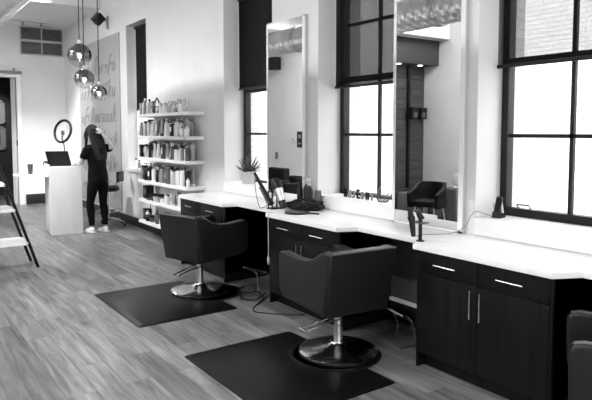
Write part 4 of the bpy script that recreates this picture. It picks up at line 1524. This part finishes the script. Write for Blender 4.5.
PAT = [['###', '#.#', '##.', '#.#', '###'], ['###', '#.#', '#.#', '#.#', '###'], ['.#.', '.#.', '.#.', '.#.', '##.'],
       ['###', '#..', '##.', '#..', '###'], ['##.', '#.#', '#.#', '#.#', '##.'], ['###', '#.#', '###', '#.#', '#.#'], ['#.#', '#.#', '.#.', '.#.', '.#.']]
tone = ['black', 'g4', 'g4', 'black', 'g4', 'black', 'g4']
for k, pt in enumerate(PAT):
    hh = .085 if k in (0, 3) else .07
    o = glyph(pt, 0, .042, hh, 0, 0, None).build('sign_letter', M[tone[k]])
    o.location = (3.70, fy - k * .062, .986)
    tag(o, 'small %s metal letter on the middle window sill, %s from the left' % ('black' if tone[k] == 'black' else 'grey', ORD[k]), 'letter', 'letters on the middle window sill')
# wire basket
wb = empty('wire_basket', (3.70, 3.86, .986), 0, 'small dark wire bowl at the right end of the middle window sill', 'basket')
mb = MB()
for zz, rr_ in ((.0, .05), (.035, .08), (.07, .10)):
    mb.tube([(rr_ * .7 * math.cos(2 * PI * k / 20), rr_ * math.sin(2 * PI * k / 20), zz + .003) for k in range(20)], .003, 5, closed=True)
for k in range(12):
    a = 2 * PI * k / 12
    mb.tube([(.05 * .7 * math.cos(a), .05 * math.sin(a), .003), (.10 * .7 * math.cos(a + .5), .10 * math.sin(a + .5), .073)], .002, 5)
    mb.tube([(.05 * .7 * math.cos(a), .05 * math.sin(a), .003), (.10 * .7 * math.cos(a - .5), .10 * math.sin(a - .5), .073)], .002, 5)
mb.build('wire_cage', M['g2'], wb)
MB().tube([(0, .07, .07), (0, .04, .13), (0, -.03, .14), (0, -.07, .07)], .003, 5, smooth=4).build('handle', M['g4'], wb)
# cordless phone in its cradle on the near sill
ph = empty('cordless_phone', (3.72, 2.665, .986), R(12), 'cordless phone upright in a dark cradle on the nearest window sill', 'phone')
MB().prism([(-.05, 0), (.05, 0), (.03, .03), (-.035, .045)], 1, -.035, .035, .005).build('cradle', M['black'], ph)
MB().box(-.012, .014, -.022, .022, .02, .16, .007, mtx=Matrix.Translation((-.02, .012, 0)) @ Matrix.Rotation(R(-6), 4, 'Y') @ Matrix.Rotation(R(12), 4, 'X')).build('handset', M['black'], ph)
MB().box(-.0, .035, -.032, .032, .01, .11, .007, mtx=Matrix.Rotation(R(-10), 4, 'X')).build('charger_back', M['g6'], ph)
cb = empty('cable_clip', (3.595, 2.79, .99), 0, 'small round white cable cap at the left corner of the nearest sill', 'cable clip')
MB().ball((0, 0, .0), .020, 1, 1, .9, 14).build('cap', M['white'], cb)
cb.location = (3.60, 2.76, 1.003)
c1 = MB().tube([(3.70, 2.70, .992), (3.66, 2.74, 1.01), (3.60, 2.775, 1.03), (3.57, 2.80, .99), (3.555, 2.84, .91), (3.50, 2.90, .862), (3.38, 2.93, .860), (3.22, 2.99, .860), (3.14, 2.90, .860), (3.08, 2.86, .860)], .002, 6, smooth=6).build('phone_cable', M['g2'])
tag(c1, 'thin cable from the nearest sill curling over the worktop to the curling irons', 'cable')

# curling-iron stand near front edge
ps = empty('iron_stand', (3.07, 2.83, ZCT), 0, 'slim black post holder clamped to the worktop corner', 'tool holder')
MB().tube([(0, 0, 0), (0, 0, .15)], .013, 10).lathe([(.028, 0), (.028, .006), (0, .006)], seg=16).build('post', M['blackm'], ps)
MB().box(-.035, .030, -.055, .055, .128, .136, .003).build('arm_plate', M['g2'], ps)
ci = empty('curling_iron', (3.04, 2.87, ZCT + .03), R(0), 'black hot brush hanging nose down from the post holder', 'curling iron')
MB().tube([(0, -.005, .0), (0, .01, .10), (0, .02, .135)], [.016, .028], 10).build('barrel', M['black'], ci)
MB().tube([(0, .02, .135), (0, .028, .165), (0, .03, .19)], [.022, .016], 10).build('handle', M['black'], ci)
c2 = empty('curling_wand', (3.075, 2.82, ZCT + .152), 0, 'short black curling wand sticking up from the top of the post holder', 'curling iron')
MB().tube([(0, 0, .0), (-.005, .02, .03), (-.01, .03, .055)], [.022, .018], 10).build('barrel', M['black'], c2)
MB().tube([(-.01, .03, .055), (-.012, .034, .07)], .015, 10).build('tip', M['g2'], c2)

# cords under the worktop and on the floor
c = MB().tube([(3.02, 4.62, .8605), (2.97, 4.61, .8605), (2.955, 4.605, .84), (2.953, 4.60, .60), (2.953, 4.60, .45)], .004, 6, smooth=4).lathe([(.006, .38), (.012, .40), (.012, .44), (.004, .46)], c=(2.953, 4.60, 0), seg=10).build('hanging_plug_cord', M['g6'])
tag(c, 'pale cord with a plug hanging down the front of the worktop', 'cord')
loops = [[(3.10, 5.30, .006), (2.98, 5.2, .006), (2.93, 5.02, .03), (2.96, 4.9, .05), (3.03, 4.95, .08), (3.02, 5.1, .06), (2.92, 5.12, .02), (2.87, 4.98, .006), (2.86, 4.83, .006), (2.95, 4.78, .02), (3.02, 4.86, .03)],
         [(3.05, 4.80, .05), (2.93, 4.74, .03), (2.84, 4.80, .02), (2.83, 4.92, .006), (2.90, 4.98, .02), (3.0, 4.88, .05), (3.0, 4.75, .02), (2.9, 4.68, .006)],
         [(3.02, 4.78, .01), (2.90, 4.68, .006), (2.78, 4.58, .006), (2.72, 4.48, .006), (2.76, 4.40, .006), (2.86, 4.28, .006), (2.97, 4.18, .006), (3.03, 4.14, .006)],
         [(3.56, 3.5, .02), (3.40, 3.42, .05), (3.33, 3.3, .10), (3.30, 3.15, .12), (3.35, 3.0, .03), (3.5, 2.95, .02)]]
labs = ['tangled black power cable looped over the footrest base', 'second loop of dark cable at the front of the footrest',
        'black cable snaking over the floor towards the nearer chair', 'dark cable under the worktop bay beside the right footrest']
for P_, lb in zip(loops, labs):
    c = MB().tube(P_, .0055, 6, smooth=6).build('power_cable', M['black'])
    tag(c, lb, 'cable', 'floor cables')
pb = empty('power_strip', (3.30, 4.72, .001), R(80), 'short pale power strip lying among the cables', 'power strip')
MB().box(-.09, .09, -.022, .022, .0, .03, .004).build('housing', M['g4'], pb)
MB().box(-.06, -.03, -.01, .01, .030, .032).box(.02, .05, -.01, .01, .030, .032).build('socket', M['black'], pb)
# wire beside the shelves
c = MB().tube([(3.575, 9.05, .95), (3.572, 9.06, .70), (3.57, 9.05, .45), (3.55, 9.04, .1)], .006, 6, smooth=4).build('wall_cable', M['black'])
tag(c, 'dark cable hanging down the wall left of the lower shelves', 'cable')
pg = empty('plug_adapter', (3.575, 9.05, .66), 0, 'black plug adapter on the wall left of the lower shelves', 'plug')
MB().box(-.03, .024, -.03, .03, -.05, .05, .006).build('body', M['black'], pg)
# small white bottles on the far sill
for k, (y, h) in enumerate(((9.95, .16), (9.80, .13))):
    b_ = empty('sill_bottle', (3.68, y, .986), 0, ['small white bottle on the far window sill, left one', 'small grey bottle on the far window sill, right one'][k], 'bottle', 'bottles on the far sill')
    MB().lathe([(.03, 0), (.03, h * .7), (.012, h * .8), (.012, h)], seg=12).build('body', M['white' if k == 0 else 'g4'], b_)
    MB().lathe([(.016, h * .85), (.016, h * 1.05), (0, h * 1.05)], seg=10).build('cap', M['g2'], b_)
